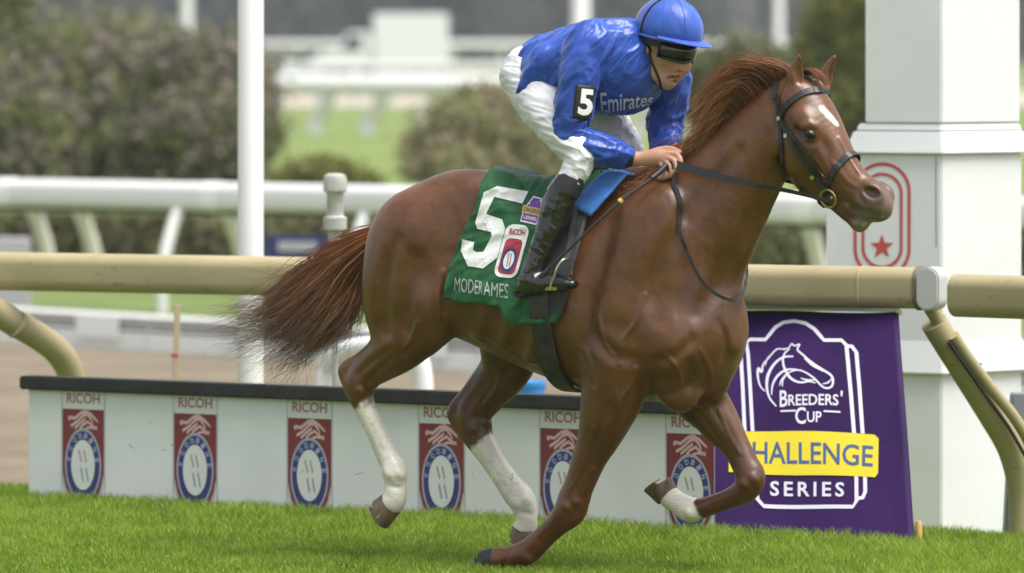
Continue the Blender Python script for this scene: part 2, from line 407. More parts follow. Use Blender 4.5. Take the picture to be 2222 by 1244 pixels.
    # ears
    for sg, tip, base in ((-1, (1735, 119), (1722, 186)), (1, (1812, 120), (1782, 192))):
        l = sg*.065
        a = np.array(H(*base, l)); b = np.array(H(*tip, l+sg*.012)); m = a*.55+b*.45; dirv = (b-a)/np.linalg.norm(b-a)
        C([(*(a-dirv*.02), .034, .75), (*(a+dirv*.03), .036, .7), (*m, .031, .62), (*(a*.2+b*.8), .018, .6), (*b, .004, .6)], .02, 5)
        f = np.array((.86, -.42 if sg < 0 else -.15, -.1)); f /= np.linalg.norm(f)
        C([(*(a+dirv*.025+f*.032), .016, .8), (*(m+f*.026), .019, .7), (*(a*.2+b*.8+f*.016), .010, .7)], .012, 4, 's')
    # eyelids
    for sg in (-1, 1):
        o = .098*268*(sg+1); l = -.006+sg*.094
        C([Hr(1740+o, 291, l, 3), Hr(1748+o, 281, l, 4.5), Hr(1759+o, 279, l, 4.5), Hr(1772+o, 289, l, 3)], .008)
        C([Hr(1741+o, 294, l, 3), Hr(1751+o, 300, l, 3.5), Hr(1762+o, 300, l, 3.5), Hr(1774+o, 293, l, 3)], .008)
    # muscle furrows cut along the surface
    def furrow(pix, r, k, inset=.35):
        r *= .9; inset *= .74
        q = hit(Fd, pix); q = q[~np.isnan(q[:, 0])]
        if len(q) < 2: return
        nn = Fd.normal(q, .012); q = q+nn*(r*(1-inset)); tp = np.sin(np.pi*np.linspace(.06, .94, len(q)))**.6; q = q-nn*(r*(1-tp)*.0)[:, None]; q = q+nn*((1-tp)*r*.9)[:, None]; C([(*p, r*(.45+.55*a_)) for p, a_ in zip(q, tp)], k, 3, 's')
    furrow([(860, 520), (838, 590), (828, 660), (838, 720)], .016, .05)
    furrow([(905, 560), (885, 640), (880, 710)], .012, .06, .18)
    furrow([(985, 560), (975, 620), (968, 670)], .018, .06)
    furrow([(1330, 480), (1300, 570), (1275, 660), (1270, 740)], .018, .07, .3)
    furrow([(1480, 470), (1440, 560), (1420, 640), (1430, 690)], .016, .06, .3)
    furrow([(1290, 730), (1330, 770), (1380, 780)], .012, .05, .3)
    furrow([(1400, 790), (1440, 780), (1470, 770), (1500, 740)], .010, .04, .35)
    furrow([(1495, 790), (1497, 830), (1480, 870)], .012, .04, .6)
    furrow([(1420, 800), (1400, 840), (1385, 880)], .010, .04, .4)
    furrow([(1660, 440), (1610, 530), (1560, 620), (1520, 680)], .016, .07, .3)
    furrow([(1600, 330), (1540, 400), (1490, 470)], .012, .06, .25)
    furrow([(1316, 880), (1300, 940), (1275, 1000), (1250, 1060)], .006, .03, .4)
    furrow([(1340, 890), (1318, 950), (1292, 1010)], .006, .03, .4)
    furrow([(1545, 880), (1575, 930), (1600, 990)], .006, .03, .4)
    furrow([(1520, 890), (1560, 950), (1595, 1010)], .006, .03, .35)
    furrow([(880, 760), (835, 790), (800, 830), (795, 860)], .007, .03, .4)
    furrow([(845, 760), (800, 790), (778, 812)], .007, .03, .4)
    furrow([(1105, 800), (1060, 850), (1040, 890), (1045, 930)], .007, .03, .4)
    furrow([(1070, 810), (1030, 860), (1010, 885)], .007, .03, .4)
    # raised veins, tendons and joint knobs
    def ridge(pix, r, k, sink=.35):
        q = hit(Fd, catmull(np.array(pix, float), 4)); q = q[~np.isnan(q[:, 0])]
        if len(q) < 2: return
        nn = Fd.normal(q, .012); q = q-nn*(r*sink); tp = np.sin(np.pi*np.linspace(.08, .92, len(q)))**.5; C([(*p, r*(.4+.6*a_)) for p, a_ in zip(q, tp)], k, 1)
    ridge([(1340, 900), (1352, 860), (1375, 830), (1380, 800)], .006, .012)
    ridge([(1310, 960), (1322, 920), (1340, 885), (1338, 850)], .006, .012)
    ridge([(1240, 1060), (1262, 1020), (1280, 975), (1290, 930)], .0045, .012)
    ridge([(1560, 945), (1535, 905), (1510, 880)], .006, .012); ridge([(1605, 985), (1580, 940), (1560, 890)], .006, .012)
    ridge([(1400, 640), (1380, 700), (1350, 740), (1345, 790)], .006, .013); ridge([(1300, 690), (1310, 740), (1330, 770)], .006, .013)
    ridge([(1445, 770), (1470, 800), (1478, 840)], .006, .013); ridge([(1520, 760), (1540, 800), (1545, 840)], .006, .013)
    ridge([(1790, 330), (1812, 358), (1838, 392), (1858, 405)], .0045, .012); ridge([(1770, 345), (1790, 380), (1805, 410)], .004, .012)
    ridge([(1822, 300), (1845, 345), (1868, 380)], .004, .012); ridge([(1742, 360), (1765, 385), (1790, 412)], .004, .012)
    ridge([(905, 700), (890, 740), (858, 775)], .006, .013); ridge([(960, 590), (950, 640), (955, 690)], .006, .02);
    ridge([(1088, 815), (1072, 850), (1050, 880)], .006, .013); ridge([(1010, 700), (1080, 745), (1160, 770)], .005, .016)
    ridge([(1170, 640), (1165, 720), (1150, 780)], .010, .05, .6); ridge([(1110, 640), (1105, 700), (1090, 750)], .010, .05, .6); ridge([(1055, 640), (1050, 690), (1035, 730)], .009, .05, .6)
    for x, y, r in ((1228, 1100, .016), (1252, 1092, .014), (1636, 1040, .016), (1614, 1052, .014), (808, 838, .016), (783, 850, .012), (1060, 918, .016), (1025, 930, .013), (868, 1030, .012), (843, 1030, .011), (1142, 1085, .013), (1118, 1092, .012), (1148, 1215, .012), (1495, 1115, .012)):
        ridge([(x-4, y-4), (x, y), (x+4, y+4)], r, .02, .55)
    furrow([(806, 925), (830, 980)], .004, .02, .4)
    furrow([(1060, 1005), (1095, 1055)], .004, .02, .4)
    furrow([(1215, 1128), (1170, 1172)], .005, .02, .4); furrow([(1600, 1082), (1540, 1100)], .005, .02, .4)
    for w_ in ([(992, 672), (982, 705), (975, 732)], [(1008, 690), (996, 716), (988, 736)], [(1262, 770), (1272, 800), (1268, 835)], [(1282, 770), (1290, 800), (1288, 835)], [(1440, 860), (1470, 850), (1495, 835)], [(1690, 400), (1675, 440), (1660, 475)], [(1672, 380), (1655, 420), (1638, 455)], [(1520, 845), (1545, 838)], [(1560, 700), (1575, 740), (1570, 780)]): furrow(w_, .007, .025, .5)
    furrow([(1826, 440), (1848, 452), (1872, 463), (1896, 470), (1918, 468)], .0065, .010, .95); furrow([(1868, 404), (1862, 422), (1872, 440)], .006, .02, .5); furrow([(1838, 470), (1850, 476), (1864, 480)], .006, .02, .5)
    furrow([(1780, 300), (1792, 318), (1800, 345)], .008, .03, .5); furrow([(1742, 305), (1756, 312), (1770, 308)], .005, .02, .5); ridge([(1742, 276), (1756, 269), (1772, 274)], .006, .02)
    furrow([(1110, 1190), (1098, 1214), (1090, 1236)], .006, .02, .4); furrow([(845, 1055), (872, 1060)], .005, .02, .4); furrow([(1130, 1112), (1155, 1116)], .005, .02, .4)
build_horse(HF)
HV, HFc = HF.polygonise(); HV, HFc = biggest(HV, HFc)
HN = HF.normal(HV, .012)
tors = np.clip((HV[:, 2]-.75)/.25, 0, 1)*np.clip((1.75-HV[:, 2])/.2, .25, 1)
HV = HV+HN*(tors*(.0042*fbm(HV*np.array([7., 7., 4.])+3, 2)+.0016*fbm(HV*np.array([26., 26., 12.])+8, 2)))[:, None]
# ------------------------------------------------------------------ coat colours and horse parts
def seg_dist(p, S):
    """distance to a polyline and the running parameter"""
    S = np.asarray(S)[:, :3]; best = np.full(len(p), 9.); par = np.zeros(len(p))
    for i in range(len(S)-1):
        a, b = S[i], S[i+1]; ba = b-a; t = np.clip((p-a)@ba/(ba@ba), 0, 1); d = np.linalg.norm(p-a-t[:, None]*ba, axis=1)
        m = d < best; best[m] = d[m]; par[m] = i+t[m]
    return best, par
def sstep(x, a, b):
    t = np.clip((x-a)/(b-a), 0, 1); return t*t*(3-2*t)
n1 = fbm(HV*3.1, 3)*.5; n2 = fbm(HV*np.array([9., 9., 9.])+11, 3)*.5; n3 = fbm(HV*28+5, 2)*.5
base = np.array([.140, .050, .0125]); deep = np.array([.046, .0165, .0052]); pale = np.array([.20, .085, .027])
t = np.clip(.55+n1*.7+n2*.2, 0, 1)[:, None]; COLR = deep*(1-t)+base*t
t = np.clip(n2*.7+.12, 0, .4)[:, None]; COLR = COLR*(1-t)+pale*t
COLR *= (1+.16*n3)[:, None]
def paint(m, c):
    global COLR
    m = np.clip(m, 0, 1)[:, None]; COLR = COLR*(1-m)+np.array(c)*m
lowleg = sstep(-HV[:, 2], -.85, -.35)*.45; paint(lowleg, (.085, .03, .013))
socks = (([(770, 850, -.18), (790, 880, -.178), (827, 955, -.17), (856, 1022, -.165), (858, 1060, -.165), (850, 1100, -.165)], 1.0),
         ([(1030, 920, .18), (1047, 957, .178), (1085, 1020, .172), (1130, 1082, .17), (1143, 1125, .17), (1136, 1165, .17)], 1.0),
         ([(1556, 1092, .15), (1517, 1104, .15), (1494, 1106, .15), (1470, 1090, .15), (1450, 1078, .15)], 1.0))
for S, t0 in socks:
    d, par = seg_dist(HV, [H(*q) for q in S]); edge = t0+n2*.5+n3*.3+.12*fbm(HV*np.array([45., 45., 10.]), 2)
    paint((d < .075)*sstep(par, edge-.10, edge+.16), (.80, .74, .65))
    paint((d < .075)*(par > t0)*np.clip(n2*1.2-.15, 0, .22), (.50, .42, .30))
def near(px, py, l, r0, r1): return 1-sstep(np.linalg.norm(HV-np.array(H(px, py, l)), axis=1), r0, r1)
paint(near(1905, 450, -.035, .05, .13)*(.72+n2*.6), (.125, .098, .088))
paint(near(1880, 490, -.03, .03, .08)*(.75+n2*.7), (.20, .175, .145))
paint(near(1897, 420, -.105, .012, .032), (.022, .006, .008))
paint(near(1757, 290, -.10, .016, .045)*.85, (.035, .018, .012))
paint(near(1727, 165, -.05, .0, .05)*.35, (.05, .02, .012))
for sg, a in ((-1, (1736, 150)), (1, (1793, 160))): paint(near(*a, sg*.065, .01, .05)*.25, (.06, .025, .015))
bx = hit(HF, [(1785, 236), (1800, 252), (1816, 268)]); d, par = seg_dist(HV, bx)
paint(1-sstep(d+n3*.006, .011-.004*np.abs(par-.8), .018), (.72, .68, .62))
fo = hit(HF, [(1874, 488), (1890, 484), (1906, 478), (1916, 470)]); fo = fo[~np.isnan(fo[:, 0])]
d, _ = seg_dist(HV, fo); paint((1-sstep(d, .004, .012))*np.clip(.15+n3*1.8, 0, .7), (.5, .48, .36))
fo = hit(HF, [(1826, 440), (1834, 444), (1842, 446)]); d, _ = seg_dist(HV, fo[~np.isnan(fo[:, 0])]); paint((1-sstep(d, .004, .012))*np.clip(.3+n3*1.8, 0, .8), (.5, .49, .42))
paint(near(1110, 690, .0, .05, .30)*.35*(HV[:, 2] < 1.05), (.06, .024, .012))  # shade of the underside and inner thighs painted into the coat
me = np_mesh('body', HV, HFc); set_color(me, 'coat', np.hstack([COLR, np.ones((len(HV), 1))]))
M_coat = mat('horse_coat', rough=.36, spec=.5, sheen=.08); a = N(M_coat, 'ShaderNodeVertexColor', layer_name='coat')
nz = noise_tex(M_coat, 9, 5); mm = mixc(M_coat, .55, a.outputs[0], ramp(M_coat, nz.outputs[0], [(.3, (.78, .78, .78)), (.7, (1.18, 1.15, 1.1))]).outputs[0], 'MULTIPLY')
hr = noise_tex(M_coat, 105, 4, .65, stretch=(.30, 1, 1.5)); mm = mixc(M_coat, .6, mm, ramp(M_coat, hr.outputs[0], [(.3, (.7, .7, .7)), (.7, (1.3, 1.3, 1.3))]).outputs[0], 'MULTIPLY')
L(M_coat, mm, bsdf(M_coat).inputs['Base Color'])
bsdf(M_coat).inputs['Sheen Tint'].default_value = (.9, .6, .4, 1)
rr = ramp(M_coat, nz.outputs[0], [(.3, (.30,)*3), (.7, (.44,)*3)]); L(M_coat, rr.outputs[0], bsdf(M_coat).inputs['Roughness'])
b0 = bump(M_coat, noise_tex(M_coat, 30, 4, .55).outputs[0], .16, .008); bump(M_coat, hr.outputs[0], .14, .003, b0); bsdf(M_coat).inputs['Coat Weight'].default_value = .18; bsdf(M_coat).inputs['Coat Roughness'].default_value = .34
horse = empty('racehorse', (X0, Y0, 0), -TH, label='galloping chestnut racehorse with white hind socks carrying the jockey', cat='horse')
link('body', me, M_coat, horse, smooth=True)
# eyes
M_eye = mat('horse_eye', (.012, .007, .005), .14, spec=.6)
eyeR = hit(HF, [(1756, 289)])[0]
for sg in (-1, 1):
    c = np.array(eyeR); c[1] = sg*abs(c[1]+.006)-.006*(sg > 0)
    c = c+np.array((-.003, -sg*-.0045-sg*.0135*0, -.001)); c[1] = sg*(abs(c[1])-.0125); ce, se = math.cos(math.radians(-32)), math.sin(math.radians(-32)); V = []; F = []
    for i in range(11):
        for k in range(20):
            a_, b_ = math.pi*i/10, 2*math.pi*k/20; x, z, y = .0275*math.sin(a_)*math.cos(b_), .0185*math.sin(a_)*math.sin(b_), .023*math.cos(a_); V.append(c+np.array((x*ce-z*se, y, x*se+z*ce)))
    for i in range(10):
        for k in range(20): k2 = (k+1) % 20; F.append((i*20+k, i*20+k2, i*20+20+k2, i*20+20+k))
    MB().add(V, F).build('eye', M_eye, horse, smooth=True)
# hooves: ring sections from the coronet down to the sole
M_hoofd = mat('hoof_dark', (.035, .033, .034), .5); vary(M_hoofd, (.010, .010, .011), (.026, .025, .025), 40, bumps=.3)
M_hoofp = mat('hoof_pale', (.16, .11, .07), .55); vary(M_hoofp, (.09, .058, .034), (.22, .15, .095), 30, stretch=(1, 1, .4), bumps=.4)
M_shoe = mat('horseshoe', (.35, .34, .33), .35, 1)
def make_hoof(c0, c1, toe, r0, r1, m):
    c0, c1 = Vector(c0), Vector(c1); ax = (c1-c0).normalized(); toe = Vector(toe); toe = (toe-ax*toe.dot(ax)).normalized(); lat = ax.cross(toe)
    V = []; F = []; n = 22; rows = [(-.12, .93, 0), (0, 1.0, 0), (.12, 1.02, 0), (.5, 1, .06), (1, 1, .16), (1.0, .86, .16), (.93, .8, .14), (.93, .02, .1)]
    for t_, sc, sh in rows:
        r = (r0+(r1-r0)*max(t_, 0))*sc
        for k in range(n):
            q = 2*math.pi*k/n; cq = math.cos(q); f = 1.12 if cq > 0 else .92
            V.append(c0+ax*((c1-c0).length*t_*(1-.22*(cq < -.3)*(t_ > .5)))+toe*(cq*f*r+sh*r0)+lat*(math.sin(q)*r*.95))
    for i in range(len(rows)-1):
        for k in range(n): k2 = (k+1) % n; F.append((i*n+k, i*n+k2, (i+1)*n+k2, (i+1)*n+k))
    F.append(tuple((len(rows)-1)*n+k for k in range(n)))
    h = MB().add(V, F).build('hoof', m, horse, smooth=True)
    # the shoe: a flat open ring under the wall
    S = []; G = []; st = [2*math.pi*k/n for k in range(-8, 9)]
    for q in st:
        cq = math.cos(q); f = 1.12 if cq > 0 else .92
        for rr_, dz in ((.98, .985), (.74, .985), (.74, 1.04), (.98, 1.04)):
            S.append(c0+ax*((c1-c0).length*dz)+toe*(cq*f*r1*rr_+.16*r0)+lat*(math.sin(q)*r1*.95*rr_))
    for i in range(len(st)-1):
        for k in range(4): G.append((i*4+k, i*4+(k+1) % 4, i*4+4+(k+1) % 4, i*4+4+k))
    G += [(0, 1, 2, 3), tuple(len(S)-4+k for k in range(4))]
    MB().add(S, G).build('shoe', M_shoe, h)
def hv(px, py, l): return np.array(H(px, py, l))
make_hoof(hv(850, 1090, -.165), hv(820, 1112, -.165), hv(845, 1140, -.165)-hv(828, 1100, -.165), .050, .062, M_hoofp)
make_hoof(hv(1138, 1146, .17), hv(1126, 1178, .17), hv(1150, 1172, .17)-hv(1124, 1158, .17), .050, .060, M_hoofp)
make_hoof(hv(1076, 1214, -.15), hv(1044, 1222, -.15), hv(1062, 1250, -.15)-hv(1056, 1216, -.15), .052, .062, M_hoofd)
make_hoof(hv(1449, 1076, .15), hv(1432, 1046, .15), hv(1385, 1055, .15)-hv(1430, 1060, .15), .050, .062, M_hoofp)
# ------------------------------------------------------------------ hair
def strands(name, paths, r0, cols, material, parent):
    """paths: (n,m,3); each strand a tapering three-sided tube, coloured from root to tip"""
    n, m, _ = paths.shape; T = np.gradient(paths, axis=1); T /= np.linalg.norm(T, axis=2)[..., None]+1e-9
    A = np.cross(T, np.array([.3, .9, .2])); A /= np.linalg.norm(A, axis=2)[..., None]+1e-9; B = np.cross(T, A)
    tt = np.linspace(0, 1, m)[None, :, None]; r = np.asarray(r0).reshape(-1, 1, 1)*(1-.85*tt**1.5)
    V = np.stack([paths+r*(A*math.cos(q)+B*math.sin(q)) for q in (0, 2.094, 4.189)], 2)   # n,m,3,3
    idx = np.arange(n*m*3).reshape(n, m, 3); F = []
    for k in range(3):
        k2 = (k+1) % 3; F.append(np.stack([idx[:, :-1, k], idx[:, :-1, k2], idx[:, 1:, k2], idx[:, 1:, k]], -1).reshape(-1, 4))
    me = np_mesh(name, V.reshape(-1, 3), np.vstack(F)); c = np.repeat(cols[:, :, None, :], 3, 2).reshape(-1, 3)
    set_color(me, 'hair', np.hstack([c, np.ones((len(c), 1))])); return link(name, me, material, parent, smooth=True)
M_hair = mat('horse_hair', rough=.45, spec=.35); a = N(M_hair, 'ShaderNodeVertexColor', layer_name='hair'); L(M_hair, a.outputs[0], bsdf(M_hair).inputs['Base Color'])
def guide_hair(guides, n, m, jit, curl, spread_l, lmin=.72):
    """strands interpolated between neighbouring guides (each guide: list of px,py,l)"""
    G = np.array([catmull(np.array([H(*q) for q in g]), 6) for g in guides]); k = len(G); out = []
    G = np.array([[np.array([np.interp(x, np.linspace(0, 1, len(g)), g[:, c]) for c in range(3)]) for x in np.linspace(0, 1, m)] for g in G])
    u = rng.random(n)*(k-1); i = np.minimum(u.astype(int), k-2); f = (u-i)[:, None, None]; f = f*f*(3-2*f)*.6+f*.4
    Q = G[i]*(1-f)+G[i+1]*f; tt = np.linspace(0, 1, m)[None, :, None]
    clump = rng.integers(0, max(6, n//14), n); co = rng.normal(0, 1, (max(6, n//14), 3))
    Q = Q+(co[clump]*jit*.8+0)[:, None]*(tt**1.2+.12)+(rng.normal(0, 1, (n, 3))*jit*.55)[:, None]*((tt**.7)*(1-.80*tt**2)+.10)
    Q[:, :, 1] += (rng.normal(0, spread_l, (n, 1))*(.35+.65*tt[..., 0]))
    ph = (co[clump]*3+rng.normal(0, .5, (n, 3)))[:, None]; fr = rng.uniform(1.2, 2.6, (n, 1, 1))
    Q = Q+curl*np.sin(tt*fr*6+ph)*tt
    ln = rng.uniform(lmin, 1.04, n)[:, None, None]
    idx = np.clip(tt*ln*(m-1), 0, m-1.001); i0 = idx.astype(int)[..., 0]; ff = (idx-np.floor(idx)); r = np.arange(n)[:, None]
    global CLUMP; CLUMP = rng.random(max(6, n//14))[clump][:, None, None]
    return Q[r, i0]*(1-ff)+Q[r, np.minimum(i0+1, m-1)]*ff
# tail
TG = [[(834, 488, .01), (748, 520, .03), (668, 576, .05), (606, 632, .06), (556, 668, .07), (470, 668, .07)],
      [(832, 500, -.02), (745, 548, -.02), (672, 605, .0), (612, 656, .02), (555, 690, .05), (476, 700, .05)],
      [(830, 508, -.03), (752, 565, -.05), (685, 630, -.04), (620, 690, -.02), (556, 722, .0), (468, 745, .02)],
      [(828, 514, .0), (758, 580, -.05), (706, 655, -.05), (650, 715, -.03), (596, 752, .0), (520, 785, .0)],
      [(826, 522, .03), (770, 595, .02), (724, 680, .0), (680, 735, .0), (642, 778, .02), (618, 832, .02)],
      [(824, 526, .04), (782, 600, .03), (748, 668, .0), (712, 716, .0), (680, 738, .02), (636, 770, .02)],
      [(822, 530, .04), (795, 600, .03), (778, 660, .0), (752, 702, .0), (720, 722, .02), (672, 742, .02)]]
Q = guide_hair(TG, 2200, 24, .050, .030, .04, .62); n = len(Q)
tt = np.linspace(0, 1, 24)[None, :, None]; v = rng.random((n, 1, 1))
ct = np.array([.30, .115, .038])*(1-tt)+np.array([.15, .10, .078])*tt; ct = ct*(.45+.45*v+1.5*CLUMP**1.5)
lt = rng.random((n, 1, 1)) < .08; ct = np.where(lt, ct*1.2+np.array([.07, .055, .045])*tt, ct)
strands('tail', Q, rng.uniform(.0008, .0019, n), ct, M_hair, horse)
WG = [[(828, 500, .0), (740, 525, .0), (660, 545, .02), (570, 535, .05)], [(828, 500, .0), (730, 560, .0), (640, 600, .02), (470, 574, .05)], [(828, 510, .0), (735, 580, .0), (620, 650, .02), (490, 672, .05)],
      [(826, 520, .0), (775, 620, .0), (720, 700, .02), (640, 770, .03)], [(822, 528, .02), (800, 620, .0), (770, 690, .0), (700, 760, .02)]]
Q = guide_hair(WG, 110, 16, .034, .016, .02); n = len(Q); ct = np.ones((n, 16, 3))*np.array([.16, .075, .04])
strands('tail_wisps', Q, rng.uniform(.0006, .0010, n), ct, M_hair, horse)
# mane
MG = [[(1735, 172, .0), (1708, 146, -.01), (1664, 138, -.01), (1622, 146, .0), (1592, 168, .01), (1580, 200, .01)],
      [(1712, 182, .0), (1675, 144, -.02), (1628, 138, -.02), (1580, 158, -.01), (1545, 192, .0), (1538, 226, .0)],
      [(1688, 198, .0), (1650, 155, -.03), (1600, 156, -.04), (1556, 184, -.03), (1528, 220, -.01), (1540, 250, .0)],
      [(1660, 222, .0), (1625, 176, -.03), (1582, 184, -.05), (1545, 212, -.04), (1516, 238, -.02), (1524, 268, -.01)],
      [(1630, 250, .0), (1600, 206, -.03), (1566, 218, -.05), (1540, 250, -.04), (1526, 284, -.03), (1530, 310, -.02)],
      [(1598, 280, .0), (1572, 246, -.03), (1546, 262, -.05), (1520, 296, -.04), (1505, 318, -.03), (1490, 330, -.03)],
      [(1565, 310, .0), (1538, 290, -.03), (1512, 308, -.05), (1488, 336, -.05), (1468, 352, -.05), (1450, 362, -.05)],
      [(1528, 340, .0), (1498, 332, -.04), (1468, 352, -.07), (1440, 376, -.08), (1412, 394, -.09), (1390, 404, -.09)],
      [(1490, 365, .0), (1465, 365, -.05), (1430, 385, -.08), (1400, 402, -.10), (1375, 415, -.11), (1360, 420, -.11)],
      [(1450, 385, .0), (1425, 390, -.05), (1400, 402, -.08), (1375, 412, -.10), (1350, 420, -.11), (1340, 424, -.11)]]
Q = guide_hair(MG, 2500, 18, .030, .019, .026, .45); n = len(Q); tt = np.linspace(0, 1, 18)[None, :, None]; v = rng.random((n, 1, 1))
ct = (np.array([.13, .05, .02])*(1-tt)+np.array([.42, .19, .075])*tt)*(.25+.4*v+1.3*CLUMP**1.4)
strands('mane', Q, rng.uniform(.0008, .0017, n), ct, M_hair, horse)
Q = guide_hair([[(x-6, y-6, .0)]+[(a-random.uniform(0, 34), b-random.uniform(-6, 26), l) for a, b, l in g[1:]] for g, (x, y, _) in zip(MG[:8], [q[0] for q in MG[:8]])], 260, 18, .035, .016, .03, .5); n = len(Q); v = rng.random((n, 1, 1))
strands('mane_flyaway', Q, rng.uniform(.0006, .0010, n), np.ones((n, 18, 3))*np.array([.34, .16, .07])*(.5+.8*v), M_hair, horse)
FG = [[(1730, 165, -.02), (1748, 150, -.03), (1768, 160, -.04), (1780, 178, -.03)], [(1742, 162, .0), (1765, 150, -.01), (1782, 165, -.01), (1796, 185, .0)], [(1752, 164, .03), (1778, 158, .02), (1790, 172, .01), (1800, 192, .0)]]
Q = guide_hair(FG, 220, 10, .006, .004, .01); n = len(Q); v = rng.random((n, 1, 1))
strands('forelock', Q, rng.uniform(.0008, .0013, n), np.ones((n, 10, 3))*np.array([.25, .10, .04])*(.5+.9*v), M_hair, horse)
# ------------------------------------------------------------------ JOCKEY
jock = empty('person', (X0, Y0, 0), -TH, label='jockey in royal blue silks and white breeches crouching over the galloping horse', cat='jockey')
L0 = .03
def fld(px0, px1, py0, py1, l0, l1, h):
    c = np.array([H(x, y, l) for x in (px0, px1) for y in (py0, py1) for l in (l0, l1)]); return Field(c.min(0)-.02, c.max(0)+.02, h)
# body: head, neck, hands and the limbs under the clothes, one surface
JB = fld(1100, 1540, -10, 400, -.34, .30, .0038)
C = JB.chain; E = lambda px, py, l, rad, rot=0, k=.02, op='u', yaw=0: JB.ell(H(px, py, l), rad, math.radians(rot), k, op, math.radians(yaw))
E(1440, 78, L0, (.115, .088, .105), -20, .02)
C([Hr(1466, 104, L0, 38, .90), Hr(1467, 132, L0, 35, .76), Hr(1458, 158, L0, 26, .76), Hr(1447, 175, L0, 17, .95)], .03)
C([Hr(1400, 112, L0-.06, 14), Hr(1412, 145, L0-.055, 12), Hr(1428, 168, L0-.035, 12), Hr(1446, 177, L0, 12)], .03)
C([Hr(1420, 112, L0+.06, 14), Hr(1440, 145, L0+.055, 12), Hr(1448, 168, L0+.035, 12), Hr(1446, 177, L0, 12)], .03)
C([Hr(1492, 116, L0, 6), Hr(1493, 134, L0, 6.5), Hr(1489, 149, L0, 9), Hr(1480, 154, L0, 7)], .010)
for sg in (-1, 1):
    E(1480, 152, L0+sg*.013, (.012, .009, .009), 0, .012)
    E(1461+sg*11, 136, L0+sg*.040, (.028, .018, .018), -30, .02)
    E(1418+sg*20, 104, L0+sg*.088, (.020, .008, .033), 15, .008)
    E(1416+sg*20, 105, L0+sg*.097, (.010, .006, .020), 15, .006, 's')
    C([Hr(1474, 155, L0+sg*.022, 4), Hr(1462, 164, L0+sg*.034, 3.5)], .012, 4, 's')
C([Hr(1462, 164, L0-.026, 3.0), Hr(1469, 164, L0, 4.4), Hr(1469, 164, L0+.02, 3.2)], .007)
C([Hr(1459, 171, L0-.022, 3.2), Hr(1464, 171, L0, 4.8), Hr(1464, 171, L0+.018, 3.4)], .007)
C([Hr(1455, 167.5, L0-.036, 2.0), Hr(1470, 167.5, L0, 2.8), Hr(1467, 167.5, L0+.026, 2.0)], .004, 4, 's')
for sg in (-1, 1): C([Hr(1486+sg*3, 154, L0+sg*.010, 2), Hr(1486+sg*3, 156, L0+sg*.010, 2)], .003, 2, 's')
C([Hr(1452, 146, L0-.062, 5), Hr(1448, 160, L0-.05, 5)], .02, 4, 's')
C([Hr(1462, 177, L0-.015, 2.5), Hr(1466, 178, L0, 2.5)], .012, 4, 's')
E(1452, 180, L0, (.016, .020, .014), 0, .02)
C([Hr(1428, 128, L0, 33), Hr(1398, 140, L0, 36), Hr(1350, 140, .02, 42)], .03)
C([Hr(1165, 160, 0, 55, 1.3), Hr(1290, 135, 0, 70, 1.3), Hr(1350, 135, .01, 65, 1.4)], .03)
NA = [Hr(1268, 108, -.19, 34), Hr(1248, 190, -.235, 30), Hr(1236, 278, -.255, 24), Hr(1290, 322, -.225, 22), Hr(1345, 337, -.165, 17), Hr(1378, 345, -.125, 14.5)]
FA = [Hr(1435, 150, .19, 34), Hr(1446, 210, .215, 28), Hr(1446, 270, .225, 24), Hr(1443, 325, .17, 15)]
C(NA, .03); C(FA, .03)
for sg, hip, th, kn in ((-1, (1142, 172), (1195, 250), (1255, 325)), (1, (1190, 172), (1290, 250), (1362, 325))):
    C([Hr(*hip, sg*.09, 40), Hr(*th, sg*.19, 36), Hr(*kn, sg*.26, 26)], .03)
# near hand: palm, four curled fingers, thumb
C([Hr(1372, 345, -.128, 15, .8), Hr(1400, 345, -.118, 15.5, .8), Hr(1425, 343, -.112, 18, .75), Hr(1445, 345, -.112, 18, .75)], .015)
fing = [[(1452, 334, -.118, 6), (1471, 338, -.130, 6.3), (1476, 354, -.140, 6.0), (1462, 364, -.132, 5.6), (1448, 360, -.118, 5)],
        [(1450, 343, -.126, 6.2), (1464, 350, -.142, 6.4), (1467, 368, -.150, 6.1), (1452, 376, -.140, 5.7), (1440, 370, -.124, 5)],
        [(1444, 351, -.130, 6), (1455, 361, -.146, 6.2), (1457, 378, -.152, 5.9), (1443, 384, -.142, 5.5), (1432, 376, -.126, 5)],
        [(1435, 357, -.130, 5.4), (1443, 369, -.144, 5.6), (1444, 383, -.149, 5.3), (1432, 387, -.138, 5.0), (1424, 379, -.124, 4.5)]]
for f in fing: C([Hr(*q) for q in f], .008, 5)
C([Hr(1405, 335, -.105, 8), Hr(1432, 326, -.098, 8), Hr(1456, 324, -.10, 7), Hr(1474, 330, -.104, 6)], .012)
# far hand
C([Hr(1442, 325, .168, 14), Hr(1452, 334, .13, 16), Hr(1460, 338, .10, 16)], .015)
for k in range(4): C([Hr(1462-k*3, 326+k*8, .10-k*.002, 6), Hr(1476-k*4, 326+k*8, .075, 6), Hr(1478-k*4, 334+k*8, .05, 5.5), Hr(1468-k*4, 340+k*8, .045, 5)], .008)
C([Hr(1452, 326, .12, 7), Hr(1466, 318, .09, 6.5), Hr(1480, 322, .06, 5.5)], .01)
JV, JF = JB.polygonise(); JV, JF = biggest(JV, JF)
me = np_mesh('body', JV, JF)
sk_ = np.tile([.50, .27, .185], (len(JV), 1)); nn_ = fbm(JV*30, 3)[:, None]*.5
sk_ = sk_*(1+.18*nn_)+np.array([.06, -.02, -.02])*np.clip(fbm(JV*9+4, 2)[:, None]*.6, 0, .6)
def jnear(px, py, l, r0, r1): return (1-sstep(np.linalg.norm(JV-np.array(H(px, py, l)), axis=1), r0, r1))[:, None]
